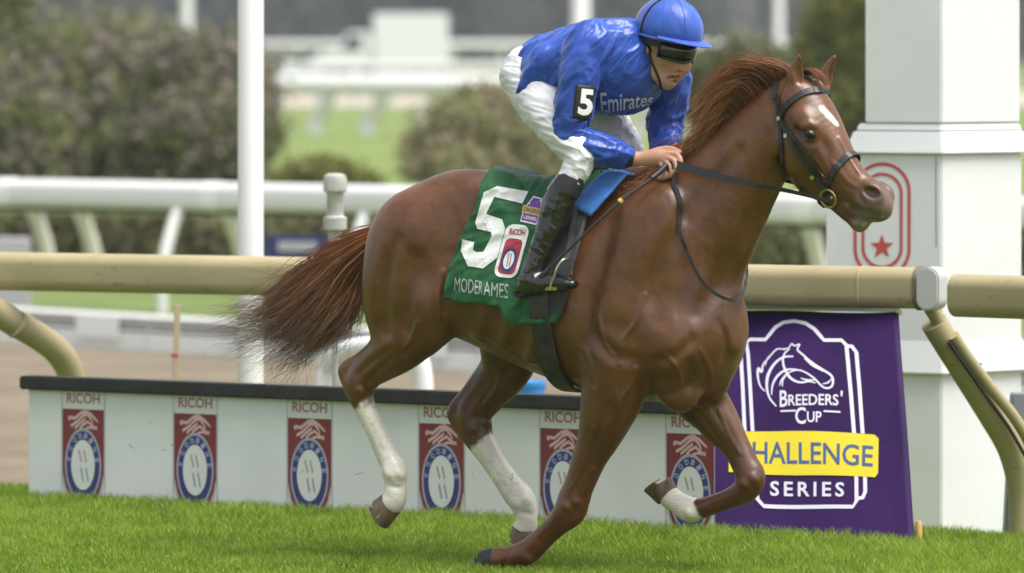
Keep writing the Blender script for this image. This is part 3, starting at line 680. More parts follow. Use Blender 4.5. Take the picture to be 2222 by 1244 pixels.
for a_, c_, s_ in (((1466, 167.5, L0-.012, .006, .019), (.30, .09, .075), .9), ((1486, 151, L0, .006, .03), (.52, .23, .17), .6), ((1450, 172, L0, .02, .06), (.36, .22, .16), .35)):
    m_ = jnear(*a_)*s_; sk_ = sk_*(1-m_)+np.array(c_)*m_
m_ = jnear(1410, 85, L0-.05, .0, .05)*.8+jnear(1395, 95, L0, .03, .07)*.8; m_ = np.clip(m_, 0, .9); sk_ = sk_*(1-m_)+np.array([.05, .03, .02])*m_
for f in fing:
    for q in f[1:3]: m_ = jnear(*q[:3], .002, .013)*.35; sk_ = sk_*(1-m_)+np.array([.46, .19, .14])*m_
mo = hit(JB, [(1449, 168.5), (1455, 167.5), (1462, 167), (1469, 166.5), (1474, 165.5)]); mo = mo[~np.isnan(mo[:, 0])]; d, _ = seg_dist(JV, mo)
m_ = (1-sstep(d, .006, .011))[:, None]*.75; sk_ = sk_*(1-m_)+np.array([.36, .13, .105])*m_; m_ = (1-sstep(d, .0022, .0052))[:, None]*.9; sk_ = sk_*(1-m_)+np.array([.10, .03, .025])*m_
no = hit(JB, [(1478, 156), (1483, 156)]); no = no[~np.isnan(no[:, 0])]
if len(no): m_ = (1-sstep(np.min([np.linalg.norm(JV-q, axis=1) for q in no], axis=0), .002, .006))[:, None]*.7; sk_ = sk_*(1-m_)+np.array([.14, .05, .04])*m_
set_color(me, 'skin', np.hstack([np.clip(sk_, 0, 1), np.ones((len(JV), 1))]))
M_skin = mat('skin', rough=.48, spec=.4); a = N(M_skin, 'ShaderNodeVertexColor', layer_name='skin'); L(M_skin, a.outputs[0], bsdf(M_skin).inputs['Base Color'])
bsdf(M_skin).inputs['Subsurface Weight'].default_value = .08; bsdf(M_skin).inputs['Subsurface Radius'].default_value = (.01, .004, .002); bump(M_skin, noise_tex(M_skin, 160, 3).outputs[0], .15, .002)
link('body', me, M_skin, jock, smooth=True)
# silk jacket
JS = fld(1110, 1520, 30, 390, -.33, .27, .0044)
C = JS.chain; E = lambda px, py, l, rad, rot=0, k=.02, op='u', yaw=0: JS.ell(H(px, py, l), rad, math.radians(rot), k, op, math.radians(yaw))
C([Hr(1196, 146, .0, 70, 1.35), Hr(1245, 146, .0, 84, 1.2), Hr(1300, 140, .0, 93, 1.15), Hr(1348, 138, .01, 88, 1.25), Hr(1372, 142, .02, 60, 1.5)], .05, 5)
E(1345, 180, .03, (.15, .16, .12), 0, .06)
C([Hr(1345, 84, -.08, 38), Hr(1290, 96, -.16, 46)], .06); C([Hr(1372, 92, .06, 36), Hr(1425, 120, .16, 42)], .06)
C([Hr(1372, 130, .025, 52), Hr(1392, 136, .03, 43)], .03)
C([Hr(1280, 100, -.175, 50), Hr(1264, 130, -.205, 47), Hr(1252, 185, -.235, 42), Hr(1245, 240, -.25, 39), Hr(1238, 284, -.258, 33), Hr(1258, 308, -.245, 33), Hr(1296, 322, -.222, 33), Hr(1335, 335, -.175, 29), Hr(1354, 340, -.15, 22)], .03, 5)
C([Hr(1425, 140, .17, 50), Hr(1448, 165, .20, 48), Hr(1452, 215, .215, 40), Hr(1443, 255, .225, 38), Hr(1444, 285, .22, 36), Hr(1443, 318, .18, 30), Hr(1443, 325, .175, 26)], .03, 5)
C([Hr(1150, 190, -.16, 30), Hr(1180, 130, -.16, 26)], .05)
JS.chain([Hr(1120, 40, 0, 20), Hr(1120, 40, 0, 20)], 0)
# cut the hem and the cuffs open
h0 = np.array(H(1150, 150, 0)); X, Y, Z = JS.xyz((slice(None),)*3)
JSV, JSF = JS.polygonise(); JSV, JSF = biggest(JSV, JSF)
def fold(V, Fd, specs):
    nrm = Fd.normal(V, .012); d = 0
    for M3, amp, sharp, off in specs:
        q = V@np.asarray(M3).T+off; q = q+.35*np.stack([fbm(q*.7+k*9, 2) for k in range(3)], 1)
        r = 1-np.minimum(np.abs(fbm(q, 2))*sharp, 1); d = d+amp*(r-.35)
    return V+nrm*d[:, None]
def axes(dirv, f_along, f_across):
    d = np.array(dirv, float); d /= np.linalg.norm(d); a = np.cross(d, [0.1, 1, .2]); a /= np.linalg.norm(a); b = np.cross(d, a)
    return np.stack([d*f_along, a*f_across, b*f_across])
arm = np.array(H(1238, 284, -.25))-np.array(H(1268, 108, -.2)); tor = np.array(H(1360, 140, 0))-np.array(H(1170, 150, 0))
def fold_w(V, Fd, specs, wts, damp=None):
    nrm = Fd.normal(V, .012); d = 0
    for (M3, amp, sharp, off), w_ in zip(specs, wts):
        q = V@np.asarray(M3).T+off; q = q+.25*np.stack([fbm(q*.6+k*9, 2) for k in range(3)], 1); r = 1-np.minimum(np.abs(pnoise(q)+.35*pnoise(q*2.1+5))*sharp, 1); d = d+w_*amp*(r**1.5-.3)
    if damp is not None: d = d*damp
    return V+nrm*d[:, None]
da, pa_ = seg_dist(JSV, [r[:3] for r in NA]); db, _ = seg_dist(JSV, [r[:3] for r in FA]); up_ = (1-sstep(da, .07, .11))*(1-sstep(pa_, 1.6, 2.2)); fo_ = (1-sstep(da, .07, .11))*sstep(pa_, 1.6, 2.2); fb_ = 1-sstep(db, .08, .11); to_ = 1-np.clip(up_+fo_+fb_, 0, 1)
d1 = np.array(H(1212, 200, -.2))-np.array(H(1320, 80, -.1)); d2 = np.array(H(1215, 285, -.25))-np.array(H(1290, 190, -.25)); d3 = np.array(H(1345, 345, -.16))-np.array(H(1230, 270, -.25)); d4 = np.array(H(1400, 250, .22))-np.array(H(1490, 215, .2))
def calm(px, py, l, r): return sstep(np.linalg.norm(JSV-np.array(H(px, py, l)), axis=1), r*.6, r)
DAMP = np.minimum(.15+.85*calm(1267, 222, -.28, .085), .22+.78*np.minimum(np.minimum(calm(1318, 220, -.12, .10), calm(1355, 225, -.08, .10)), calm(1395, 215, -.02, .10)))
JSV = fold_w(JSV, JS, [(axes(d1, 2.4, 10.5), 0.0138, 2.0, 3.), (axes(d1+np.array([.1, 0, .1]), 6, 27), .0050, 2.0, 13.), (axes(d2, 3, 13), 0.0152, 2.0, 23.), (axes(d3+np.array([0, 0, .06]), 2.8, 14), 0.0145, 2.0, 33.), (axes(d4, 4, 14), 0.0130, 2.0, 43.), (axes(d2+np.array([.05, 0, .02]), 9, 32), .0048, 2.0, 53.)], [to_, to_, up_, fo_, fb_, np.clip(up_+fo_+fb_, 0, 1)], DAMP)
M_silk = mat('blue_silk', (.022, .075, .40), .33, spec=.5, sheen=.2); bsdf(M_silk).inputs['Sheen Tint'].default_value = (.4, .55, 1, 1)
vary(M_silk, (.014, .050, .29), (.024, .080, .42), 14, 5)
b0 = bump(M_silk, noise_tex(M_silk, 24, 4, .5, stretch=(1.6, 1, .45)).outputs[0], .2, .012); bump(M_silk, noise_tex(M_silk, 75, 3, .5).outputs[0], .10, .003, b0)
link('silk_jacket', np_mesh('silk_jacket', JSV, JSF), M_silk, jock, smooth=True)
# breeches
JR = fld(1085, 1420, 70, 420, -.34, .34, .005); C = JR.chain
E = lambda px, py, l, rad, rot=0, k=.02, op='u', yaw=0: JR.ell(H(px, py, l), rad, math.radians(rot), k, op, math.radians(yaw))
C([Hr(1158, 158, 0, 60, 1.35), Hr(1200, 150, 0, 68, 1.25)], .05)
for sg, hip, th, kn, sh, bt in ((-1, (1139, 172), (1196, 252), (1258, 333), (1252, 360), (1238, 395)), (1, (1187, 172), (1298, 252), (1360, 328), (1354, 358), (1340, 395))):
    C([Hr(*hip, sg*.085, 46), Hr(hip[0]+22, hip[1]+34, sg*.12, 50), Hr(*th, sg*.195, 49), Hr(kn[0]-20, kn[1]-28, sg*.24, 41), Hr(*kn, sg*.262, 35), Hr(*sh, sg*.275, 30), Hr(*bt, sg*.29, 27)], .05, 5)
JRV, JRF = JR.polygonise(); JRV, JRF = biggest(JRV, JRF)
leg = np.array(H(1258, 333, -.26))-np.array(H(1139, 172, -.09))
wr_ = np.ones(len(JRV)); JRV = fold_w(JRV, JR, [(axes(np.array(H(1240, 240, -.2))-np.array(H(1110, 215, -.1)), 3.0, 15), .0095, 2.0, 5.), (axes(np.array(H(1240, 250, -.2))-np.array(H(1110, 205, -.1)), 7, 32), .0042, 2.0, 25.)], [wr_, wr_])
M_white = mat('white_breeches', (.70, .70, .73), .6, sheen=.1); vary(M_white, (.62, .62, .65), (.72, .72, .75), 9); bump(M_white, noise_tex(M_white, 60, 4, stretch=(.6, 1, 1.4)).outputs[0], .25, .006)
link('breeches', np_mesh('breeches', JRV, JRF), M_white, jock, smooth=True)
# boots
M_boot = mat('black_boot_leather', (.010, .010, .011), .16, spec=.65, coat=.4); bump(M_boot, noise_tex(M_boot, 24, 4, .6, stretch=(1, 1, .5)).outputs[0], .5, .012)
M_cuff = mat('boot_top', (.018, .018, .02), .6)
M_sole = mat('boot_sole', (.02, .018, .016), .8)
for sg, dx in ((-1, 0), (1, 182)):
    Fb = fld(1105+dx*(sg > 0), 1275+dx, 370, 655, min(sg*.26, sg*.44), max(sg*.26, sg*.44), .005); C = Fb.chain
    def q(px, py, l, r, qq=1.0): return Hr(px+dx, py, sg*l, r, qq)
    C([q(1240, 388, .292, 26, .9), q(1228, 408, .297, 31, .9), q(1212, 440, .305, 34, .9), q(1200, 475, .315, 32, .9), q(1184, 517, .33, 27.5, .95), q(1166, 560, .345, 23), q(1154, 592, .355, 22), q(1150, 608, .36, 23)], .02, 5)
    C([q(1140, 622, .362, 18, .95), q(1160, 618, .362, 22, .95), q(1190, 614, .362, 20, 1.05), q(1220, 614, .362, 15, 1.35), q(1244, 616, .362, 9, 1.8)], .025, 5)
    V_, F_ = Fb.polygonise(); V_, F_ = biggest(V_, F_)
    V_ = fold_w(V_, Fb, [(axes((.35, 0, 1), 4, 17), .006, 2.0, 3.), (axes((1, 0, -.3), 8, 26), .0035, 2.0, 13.)], [1, 1])
    bo = link('boot', np_mesh('boot', V_, F_), M_boot, jock, smooth=True)
    # cuff band round the top and a flat sole with heel
    rings = [q(1243, 383, .291, 28), q(1236, 398, .295, 31.5), q(1228, 412, .298, 34.0)]
    MB().tube([r[:3] for r in rings], [r[3] for r in rings], 24).build('boot_cuff', M_cuff, bo, smooth=True)
    so = MB(); pr = [(1121, 640, .03), (1126, 646, .031), (1150, 640, .03), (1158, 634, .03), (1190, 633, .036), (1225, 630, .036), (1250, 622, .02)]
    Vt = []; 
    for px, py, wd in pr:
        for s2 in (-1, 1):
            for up in (9, 0): a = q(px, py-up, .362, 1); Vt.append((a[0], a[1]+s2*wd, a[2]))
    Fs = []
    for i in range(len(pr)-1):
        b_ = i*4; Fs += [(b_, b_+1, b_+5, b_+4), (b_+2, b_+6, b_+7, b_+3), (b_, b_+4, b_+6, b_+2), (b_+1, b_+3, b_+7, b_+5)]
    Fs += [(0, 2, 3, 1), (len(Vt)-4, len(Vt)-3, len(Vt)-1, len(Vt)-2)]
    so.add(Vt, Fs).build('sole', M_sole, bo, bevel=.003)
# helmet with its silk cover, button seams, peak and strap
M_cap = mat('blue_cap_silk', (.024, .08, .42), .4, spec=.4, sheen=.2); vary(M_cap, (.02, .07, .36), (.03, .10, .46), 12); bump(M_cap, noise_tex(M_cap, 26, 4, stretch=(1, 1, .4)).outputs[0], .5, .012)
M_strap = mat('black_strap', (.012, .012, .013), .5)
HC = np.array(H(1450, 66, L0)); hp = math.radians(-12); hy = math.radians(-4)
fx = np.array([math.cos(hp)*math.cos(hy), math.cos(hp)*math.sin(hy), math.sin(hp)]); ly = np.array([-math.sin(hy), math.cos(hy), 0]); uz = np.cross(fx, ly)
def hp3(x, y, z): return HC+fx*x+ly*y+uz*z
V = []; F = []; nu, nv = 48, 18
for j in range(nv+1):
    el = math.radians(-16+106*j/nv)
    for i in range(nu):
        az = 2*math.pi*i/nu; rx = .150 if math.cos(az) > 0 else .146
        seam = 1+.010*(abs(math.sin(az*3+.3))**.5)-.010; pk = 1+.004*math.sin(az*17+j*.7)*(j < 6)
        k = seam*pk; V.append(hp3(rx*math.cos(el)*math.cos(az)*k, .122*math.cos(el)*math.sin(az)*k, .135*math.sin(el)*k if el > 0 else .10*math.sin(el)))
for j in range(nv):
    for i in range(nu): i2 = (i+1) % nu; F.append((j*nu+i, j*nu+i2, (j+1)*nu+i2, (j+1)*nu+i))
hel = MB().add(V, F).build('helmet', M_cap, jock, smooth=True)
V = []; F = []
for i in range(25):
    a = math.radians(-78+156*i/24); c = math.cos(a)
    for rr_, dz in ((0, .004), (1, -.004), (1, -.008), (0, -.003)):
        out = .052*max(c, 0)**.7*rr_; V.append(hp3((.146+out)*c, (.119+out*.6)*math.sin(a), -.018+dz-.10*out*c))
for i in range(24):
    for k in range(4): F.append((i*4+k, i*4+(k+1) % 4, i*4+4+(k+1) % 4, i*4+4+k))
F += [(0, 1, 2, 3), (96, 97, 98, 99)]
MB().add(V, F).build('peak', M_cap, hel, bevel=0, smooth=True)
MB().tube([hp3(.152*math.cos(t_)*math.cos(1.95), .124*math.cos(t_)*math.sin(-1.95), .137*math.sin(t_)) for t_ in np.linspace(-.15, 1.5, 14)], .004, 6).build('cover_band', M_strap, hel)
for az_ in (.55, -.62, 2.6): MB().tube([hp3(.1505*math.cos(t_)*math.cos(az_), .1225*math.cos(t_)*math.sin(az_), .1355*math.sin(t_)) for t_ in np.linspace(-.1, 1.45, 14)], .0022, 6).build('seam', M_cap, hel)
MB().tube([hp3(.151*math.cos(a), .123*math.sin(a), -.028) for a in np.linspace(0, 2*math.pi, 40)[:-1]], .005, 6, closed=True).build('brim_piping', M_cap, hel, smooth=True)
# chin strap and goggles
def on(Fd, pix, off): 
    p = hit(Fd, pix); p = p[~np.isnan(p[:, 0])]; return p+Fd.normal(p, .01)*off
def ribbon(pts, nrm, width, thick, closed=False):
    """flat band along pts lying on normals nrm"""
    pts = np.asarray(pts); m = len(pts); wd = np.broadcast_to(np.asarray(width, float), (m,)); V = []; F = []
    for i in range(m):
        t_ = pts[(i+1) % m if closed else min(i+1, m-1)]-pts[(i-1) % m if closed else max(i-1, 0)]; t_ = t_/(np.linalg.norm(t_)+1e-9)
        n_ = nrm[i]-t_*(nrm[i]@t_); n_ = n_/(np.linalg.norm(n_)+1e-9); b_ = np.cross(t_, n_)
        for s1, s2 in ((-1, 0), (1, 0), (1, 1), (-1, 1)): V.append(pts[i]+b_*wd[i]/2*s1+n_*thick*s2)
    for i in range(m if closed else m-1):
        j = (i+1) % m
        for k in range(4): F.append((i*4+k, i*4+(k+1) % 4, j*4+(k+1) % 4, j*4+k))
    if not closed: F += [(3, 2, 1, 0), tuple((m-1)*4+k for k in range(4))]
    return MB().add(V, F)
def strap(Fd, pix, width, thick, off=.002, nsub=5):
    """band lying on a surface, routed through photo pixels"""
    pp = catmull(np.array(pix, float), nsub); p = hit(Fd, pp); ok = ~np.isnan(p[:, 0]); p = p[ok]; n_ = Fd.normal(p, .012)
    p = p+n_*off; w_ = width if np.isscalar(width) else np.interp(np.arange(len(pp)), np.linspace(0, len(pp)-1, len(width)), width)[ok]
    return ribbon(p, n_, w_, thick)
cs = JB.to_surface(catmull(np.array([H(1402, 92, L0-.098), H(1409, 118, L0-.075), H(1416, 145, L0-.062), H(1428, 168, L0-.045), H(1440, 182, L0-.015), H(1444, 184, L0+.01)]), 5), .002, 10); ribbon(cs, JB.normal(cs, .01), .011, .003).build('chin_strap', M_strap, jock)
M_lens = mat('dark_lens', (.006, .006, .007), .08, spec=.7); M_gog = mat('goggle_frame', (.014, .014, .015), .4)
V = []; F = []; n = 15; G = []
for i in range(n):
    a = math.radians(-72+144*i/(n-1)); ca, sa = math.cos(a), math.sin(a); nb = 1-.35*math.exp(-(a/.22)**2)
    for j, (z, o) in enumerate(((-.026, 0), (-.058-.014*nb, .003), (-.080-.026*nb, -.004))): V.append(hp3((.150+o)*ca**.85-.018, (.112+o)*sa, z-.002+(.010*sa*sa if j == 2 else 0)-(.008*sa*sa if j == 0 else 0)))
for i in range(n-1):
    for j in range(2): F.append((i*3+j, i*3+3+j, i*3+4+j, i*3+1+j))
gog = MB().add(V, F); me = gog.mesh('lens'); bm = bmesh.new(); bm.from_mesh(me); bmesh.ops.solidify(bm, geom=bm.faces[:], thickness=.006); bm.to_mesh(me); bm.free()
go = empty('goggles', (0, 0, 0)); go.parent = jock
link('lens', me, M_lens, go, smooth=True)
MB().tube([V[i*3] for i in range(n)]+[V[i*3+2] for i in range(n-1, -1, -1)], .0055, 8, closed=True).build('frame', M_gog, go, smooth=True)
band = [hp3(.112*math.cos(a), .112*math.sin(a), -.050) for a in np.linspace(-1.2, -2.2, 8)]; bc = hp3(0, 0, -.045)
ribbon(band, [(b_-bc) for b_ in band], .022, .003).build('elastic_band', M_gog, go)
# wrist band
wp = [np.array(Hr(1351, 339, -.155, 1)[:3]), np.array(Hr(1362, 342, -.142, 1)[:3]), np.array(Hr(1372, 344, -.130, 1)[:3])]
MB().tube(wp, [.040, .039, .036], 20).build('wrist_band', M_strap, jock, smooth=True)
# ------------------------------------------------------------------ prints: flat lettering and shapes laid on a surface
_tc = {}
def text_mesh(s, bold=0.0, spacing=1.0):
    """2-D triangles of a text, fitted to the unit box; returns verts, tris, aspect (w/h)"""
    key = (s, bold, spacing)
    if key in _tc: return _tc[key]
    cu = bpy.data.curves.new('t', 'FONT'); cu.body = s; cu.size = 1; cu.offset = bold; cu.space_character = spacing; cu.resolution_u = 3
    ob = bpy.data.objects.new('t', cu); COL.objects.link(ob); dg = bpy.context.evaluated_depsgraph_get(); dg.update()
    me = ob.evaluated_get(dg).to_mesh(); me.calc_loop_triangles()
    V = np.array([v.co[:2] for v in me.vertices]); F = [tuple(t.vertices) for t in me.loop_triangles]
    bpy.data.objects.remove(ob); bpy.data.curves.remove(cu)
    lo, hi = V.min(0), V.max(0); asp = (hi[0]-lo[0])/(hi[1]-lo[1]); V = (V-lo)/(hi-lo); _tc[key] = (V, F, asp); return _tc[key]
def poly_mesh(outer, holes=()):
    from mathutils.geometry import tessellate_polygon
    loops = [list(outer)]+[list(h) for h in holes]; T = tessellate_polygon([[Vector((x, y, 0)) for x, y in l] for l in loops])
    return np.array([p for l in loops for p in l], float), [tuple(t) for t in T]
def stroke(pts, wd, closed=False):
    """a line of given width (number or list) as quads"""
    p = np.asarray(pts, float); m = len(p); wd = np.broadcast_to(np.asarray(wd, float), (m,)); V = []; F = []
    for i in range(m):
        t_ = (p[(i+1) % m] if closed or i < m-1 else p[i])-(p[i-1] if closed or i > 0 else p[i]); t_ = t_/(np.linalg.norm(t_)+1e-9); nn = np.array([-t_[1], t_[0]])
        V += [p[i]+nn*wd[i]/2, p[i]-nn*wd[i]/2]
    for i in range(m if closed else m-1): j = (i+1) % m; F.append((2*i, 2*i+1, 2*j+1, 2*j))
    return np.array(V), F
def disc(cx, cy, rx, ry, a0=0, a1=360, inner=0, n=40):
    a = np.radians(np.linspace(a0, a1, n)); o = np.stack([cx+rx*np.cos(a), cy+ry*np.sin(a)], 1)
    if inner: i = np.stack([cx+rx*inner*np.cos(a), cy+ry*inner*np.sin(a)], 1); V = np.empty((2*n, 2)); V[::2] = o; V[1::2] = i; return V, [(2*k, 2*k+1, 2*k+3, 2*k+2) for k in range(n-1)]
    return np.vstack([o, [[cx, cy]]]), [(k, k+1, n) for k in range(n-1)]
def fit(VF, x0, y0, x1, y1, shear=0):
    V = np.array(VF[0], float); V = np.stack([x0+(V[:, 0]+shear*V[:, 1])*(x1-x0), y0+V[:, 1]*(y1-y0)], 1); return V, VF[1]
def rect(x0, y0, x1, y1): return np.array([(x0, y0), (x1, y0), (x1, y1), (x0, y1)], float), [(0, 1, 2, 3)]
def rrect(x0, y0, x1, y1, r, n=5, ry=None):
    ry = ry or r; out = []
    for cx, cy, a in ((x1-r, y1-ry, 0), (x0+r, y1-ry, 90), (x0+r, y0+ry, 180), (x1-r, y0+ry, 270)):
        for k in range(n+1): q = math.radians(a+90*k/n); out.append((cx+r*math.cos(q), cy+ry*math.sin(q)))
    return out
def join2(*VFs):
    V = []; F = []
    for v, f in VFs: b = len(V); V += [tuple(p) for p in v]; F += [tuple(i+b for i in q) for q in f]
    return np.array(V), F
def imprint(name, VF, fn, m, parent, maxlen=None, **k):
    """puts 2-D faces on a surface; fn maps (n,2) -> (n,3)"""
    V, F = VF; me = bpy.data.meshes.new(name); me.from_pydata([(x, y, 0) for x, y in V], [], [tuple(f) for f in F]); bm = bmesh.new(); bm.from_mesh(me)
    if maxlen:
        for _ in range(4):
            E = [e for e in bm.edges if e.calc_length() > maxlen]
            if not E: break
            bmesh.ops.subdivide_edges(bm, edges=E, cuts=1); bmesh.ops.triangulate(bm, faces=bm.faces)
    P2 = np.array([v.co[:2] for v in bm.verts]); P3 = fn(P2)
    for v, p in zip(bm.verts, P3): v.co = p
    bm.to_mesh(me); bm.free(); me.update(); return link(name, me, m, parent, **k)
M_pwhite = mat('print_white', (.78, .78, .78), .6); M_pred = mat('print_red', (.36, .03, .045), .6); M_pnavy = mat('print_navy', (.035, .04, .16), .6); M_ppurple = mat('print_purple', (.17, .06, .32), .6)
M_pgold = mat('print_gold', (.62, .42, .10), .6); M_pgrey = mat('print_grey', (.42, .44, .45), .6); M_pblack = mat('print_black', (.012, .012, .013), .6)
# ------------------------------------------------------------------ saddle cloth
M_cloth = mat('green_cloth', (.012, .125, .035), .6, spec=.35, sheen=.15); vary(M_cloth, (.007, .078, .022), (.013, .118, .036), 16); bump(M_cloth, noise_tex(M_cloth, 40, 4).outputs[0], .25, .006)
def lerp_poly(pts, t):
    p = np.array(pts, float); d = np.r_[0, np.cumsum(np.linalg.norm(np.diff(p, axis=0), axis=1))]; d /= d[-1]; return np.stack([np.interp(t, d, p[:, c]) for c in (0, 1)], -1)
NU, NV = 56, 60
vv = np.linspace(0, 1, NV); uu = np.linspace(0, 1, NU)
EL = lerp_poly([(1046, 404), (1036, 450), (1004, 517), (974, 582), (960, 642)], vv); ER = lerp_poly([(1312, 400), (1290, 450), (1262, 520), (1232, 600), (1214, 698)], vv)
PX = EL[:, None]*(1-uu[None, :, None])+ER[:, None]*uu[None, :, None]
top_row = np.stack([np.linspace(1072, 1312, NU), 396+0*uu], 1)       # along the spine
hem = np.interp(uu, [0, .18, .33, .50, .54, .56, .62, .74, .86, 1], [0, .4, -4, -7, -9, 12, 24, 17, 9, 0]); PX[:, :, 1] += (vv[:, None]**2)*hem[None]
pr = hit(HF, PX.reshape(-1, 2)).reshape(NV, NU, 3)
sp = HF.to_surface(np.array([np.array(H(x, y-12, 0)) for x, y in top_row]), 0, 12)
for i in range(NU):                                                       # rows that miss the body near the skyline run up to the spine
    bad = np.isnan(pr[:, i, 0]); bad[:3] = True; k0 = np.argmax(~bad); 
    for j in range(k0): t_ = j/k0; pr[j, i] = sp[i]*(1-t_)+pr[k0, i]*t_
for _ in range(4): pr[1:-1] = (pr[:-2]+2*pr[1:-1]+pr[2:])/4
fl_ = HF.to_surface(pr.reshape(-1, 3), .010, 8); CN = HF.normal(fl_, .02)
q_ = fl_*np.array([9., 9., 9.]); wr = fbm(q_, 2); rg = 1-np.minimum(np.abs(fbm(fl_@axes((.5, 0, 1), 4, 13).T+5, 2))*2.2, 1)
U2, V2 = np.meshgrid(uu, vv); drape = np.clip((V2.ravel()-.72)/.28, 0, 1)
rg2 = 1-np.minimum(np.abs(fbm(fl_@axes((1, 0, .55), 3.5, 15).T+15, 2))*2.0, 1)
CP = fl_+CN*(.006+.006*wr+.012*(rg**1.5-.3)+.010*(rg2**1.5-.3)+drape*.022*(.35+.65*np.abs(np.sin(U2.ravel()*15+1))))[:, None]
CP = CP.reshape(NV, NU, 3); CN = CN.reshape(NV, NU, 3)
def to_photo(p):
    q = h2w(p); return np.stack([1111+FPX*q[:, 0]/q[:, 1], HY+FPX*(CH-q[:, 2])/q[:, 1]], 1)
PX = to_photo(CP.reshape(-1, 3)).reshape(NV, NU, 2)
def quad_sheet(G, m=0, nsh=None, t=.004):
    a, b = G.shape[:2]; idx = np.arange(a*b).reshape(a, b); F = np.stack([idx[:-1, :-1], idx[1:, :-1], idx[1:, 1:], idx[:-1, 1:]], -1).reshape(-1, 4); V = G.reshape(-1, 3)
    if nsh is None: return V, F
    V2_ = (G-nsh*t).reshape(-1, 3); n = a*b; rim = np.r_[idx[0, :], idx[1:, -1], idx[-1, -2::-1], idx[-2:0:-1, 0]]; r2 = np.roll(rim, -1)
    return np.vstack([V, V2_]), np.vstack([F, F[:, ::-1]+n, np.stack([rim, rim+n, r2+n, r2], 1)])
far = CP[1:].copy(); far[:, :, 1] *= -1; farN = CN[1:].copy(); farN[:, :, 1] *= -1
G2 = np.concatenate([far[::-1], CP]); N2 = np.concatenate([farN[::-1], CN])
cloth = empty('saddle_cloth', (X0, Y0, 0), -TH, label='green racing saddle cloth with white number 5 under the jockey', cat='saddle cloth')
V_, F_ = quad_sheet(G2, nsh=N2); me = np_mesh('cloth', V_, F_); bm = bmesh.new(); bm.from_mesh(me); bmesh.ops.recalc_face_normals(bm, faces=bm.faces); bm.to_mesh(me); bm.free()
link('cloth', me, M_cloth, cloth, smooth=True)
def cloth_fn(off):
    """maps photo-pixel positions on the cloth to its surface"""
    flat = PX.reshape(-1, 2)
    def fn(P2):
        out = []
        for p in np.asarray(P2):
            d = ((flat-p)**2).sum(1); i = np.argpartition(d, 8)[:8]; wt = 1/(d[i]+.5)**1.2; wt /= wt.sum()
            # local affine fit keeps edges smooth
            A_ = np.c_[flat[i]-p, np.ones(8)]; W_ = np.sqrt(wt)[:, None]; X_ = np.c_[CP.reshape(-1, 3)[i], CN.reshape(-1, 3)[i]]
            s_ = np.linalg.lstsq(A_*W_, X_*W_, rcond=1e-3)[0][2]; n_ = s_[3:]/(np.linalg.norm(s_[3:])+1e-9); out.append(s_[:3]+n_*off)
        return np.array(out)
    return fn
five = [(1050, 418), (1079, 405), (1147, 417), (1134, 443), (1073, 428), (1055, 465), (1090, 477), (1097, 497), (1080, 560), (1049, 583), (1016, 578), (1001, 545), (1004, 520), (1030, 526), (1027, 543), (1035, 548), (1050, 547), (1068, 512), (1066, 504), (1036, 497), (1032, 483)]
imprint('number', poly_mesh([(x, y) for x, y in five]), cloth_fn(.0035), M_pwhite, cloth, 8)
def to_px(o, ex, ey):
    """unit square -> photo pixels on the cloth"""
    o, ex, ey = (np.array(q, float) for q in (o, ex, ey)); return lambda VF: (np.array([o+ex*x+ey*y for x, y in VF[0]]), VF[1])
bd = to_px((1080, 599), (34, 4), (30, -108))                   # course badge
imprint('badge', bd(poly_mesh(rrect(-.28, -.02, 1.2, 1.04, .5, 6, .16))), cloth_fn(.0035), M_pwhite, cloth, 7)
imprint('badge_field', bd(poly_mesh(rrect(-.08, .05, 1.02, .76, .30, 6, .12))), cloth_fn(.0045), M_pred, cloth, 7)
imprint('badge_ring', bd(disc(.46, .33, .46, .25)), cloth_fn(.0055), M_pnavy, cloth, 7)
imprint('badge_face', bd(disc(.46, .33, .32, .18)), cloth_fn(.0065), M_pwhite, cloth, 7)
imprint('badge_strokes', bd(join2(*[stroke([(.36+d, .46), (.46+d, .20)], .05) for d in (0, .16)])), cloth_fn(.0075), M_pred, cloth, 7)
imprint('badge_word', bd(fit(text_mesh('RICOH', .03), .0, .83, 1.0, .95)), cloth_fn(.0055), M_pred, cloth, 7)
sb = to_px((1131, 482), (36, 8), (14, -56))
imprint('series_patch', sb(poly_mesh([(-.05, 0), (.95, 0), (1.0, .62), (.92, 1.02), (.35, 1.04), (-.02, .5)])), cloth_fn(.0035), M_pwhite, cloth, 7)
imprint('series_field', sb(poly_mesh([(.0, .06), (.90, .06), (.94, .60), (.86, .97), (.40, .98), (.04, .5)])), cloth_fn(.0045), M_ppurple, cloth, 7)
imprint('series_band', sb(rect(-.08, .34, 1.0, .62)), cloth_fn(.0055), M_pgold, cloth, 7)
imprint('series_word', sb(fit(text_mesh('CHALLENGE', .02), .0, .40, .94, .56)), cloth_fn(.0065), M_pnavy, cloth, 7)
imprint('series_small_word', sb(fit(text_mesh('SERIES', .02), .1, .14, .86, .26)), cloth_fn(.0055), M_pwhite, cloth, 7)
nm = to_px((987, 632), (112, 16), (1, -31))
imprint('horse_name', nm(join2(fit(text_mesh('MODE'), 0, 0, .46, 1), fit(text_mesh('R'), .475, .06, .535, .94), fit(text_mesh('AMES'), .56, 0, 1.04, 1))), cloth_fn(.0035), M_pgrey, cloth, 8)
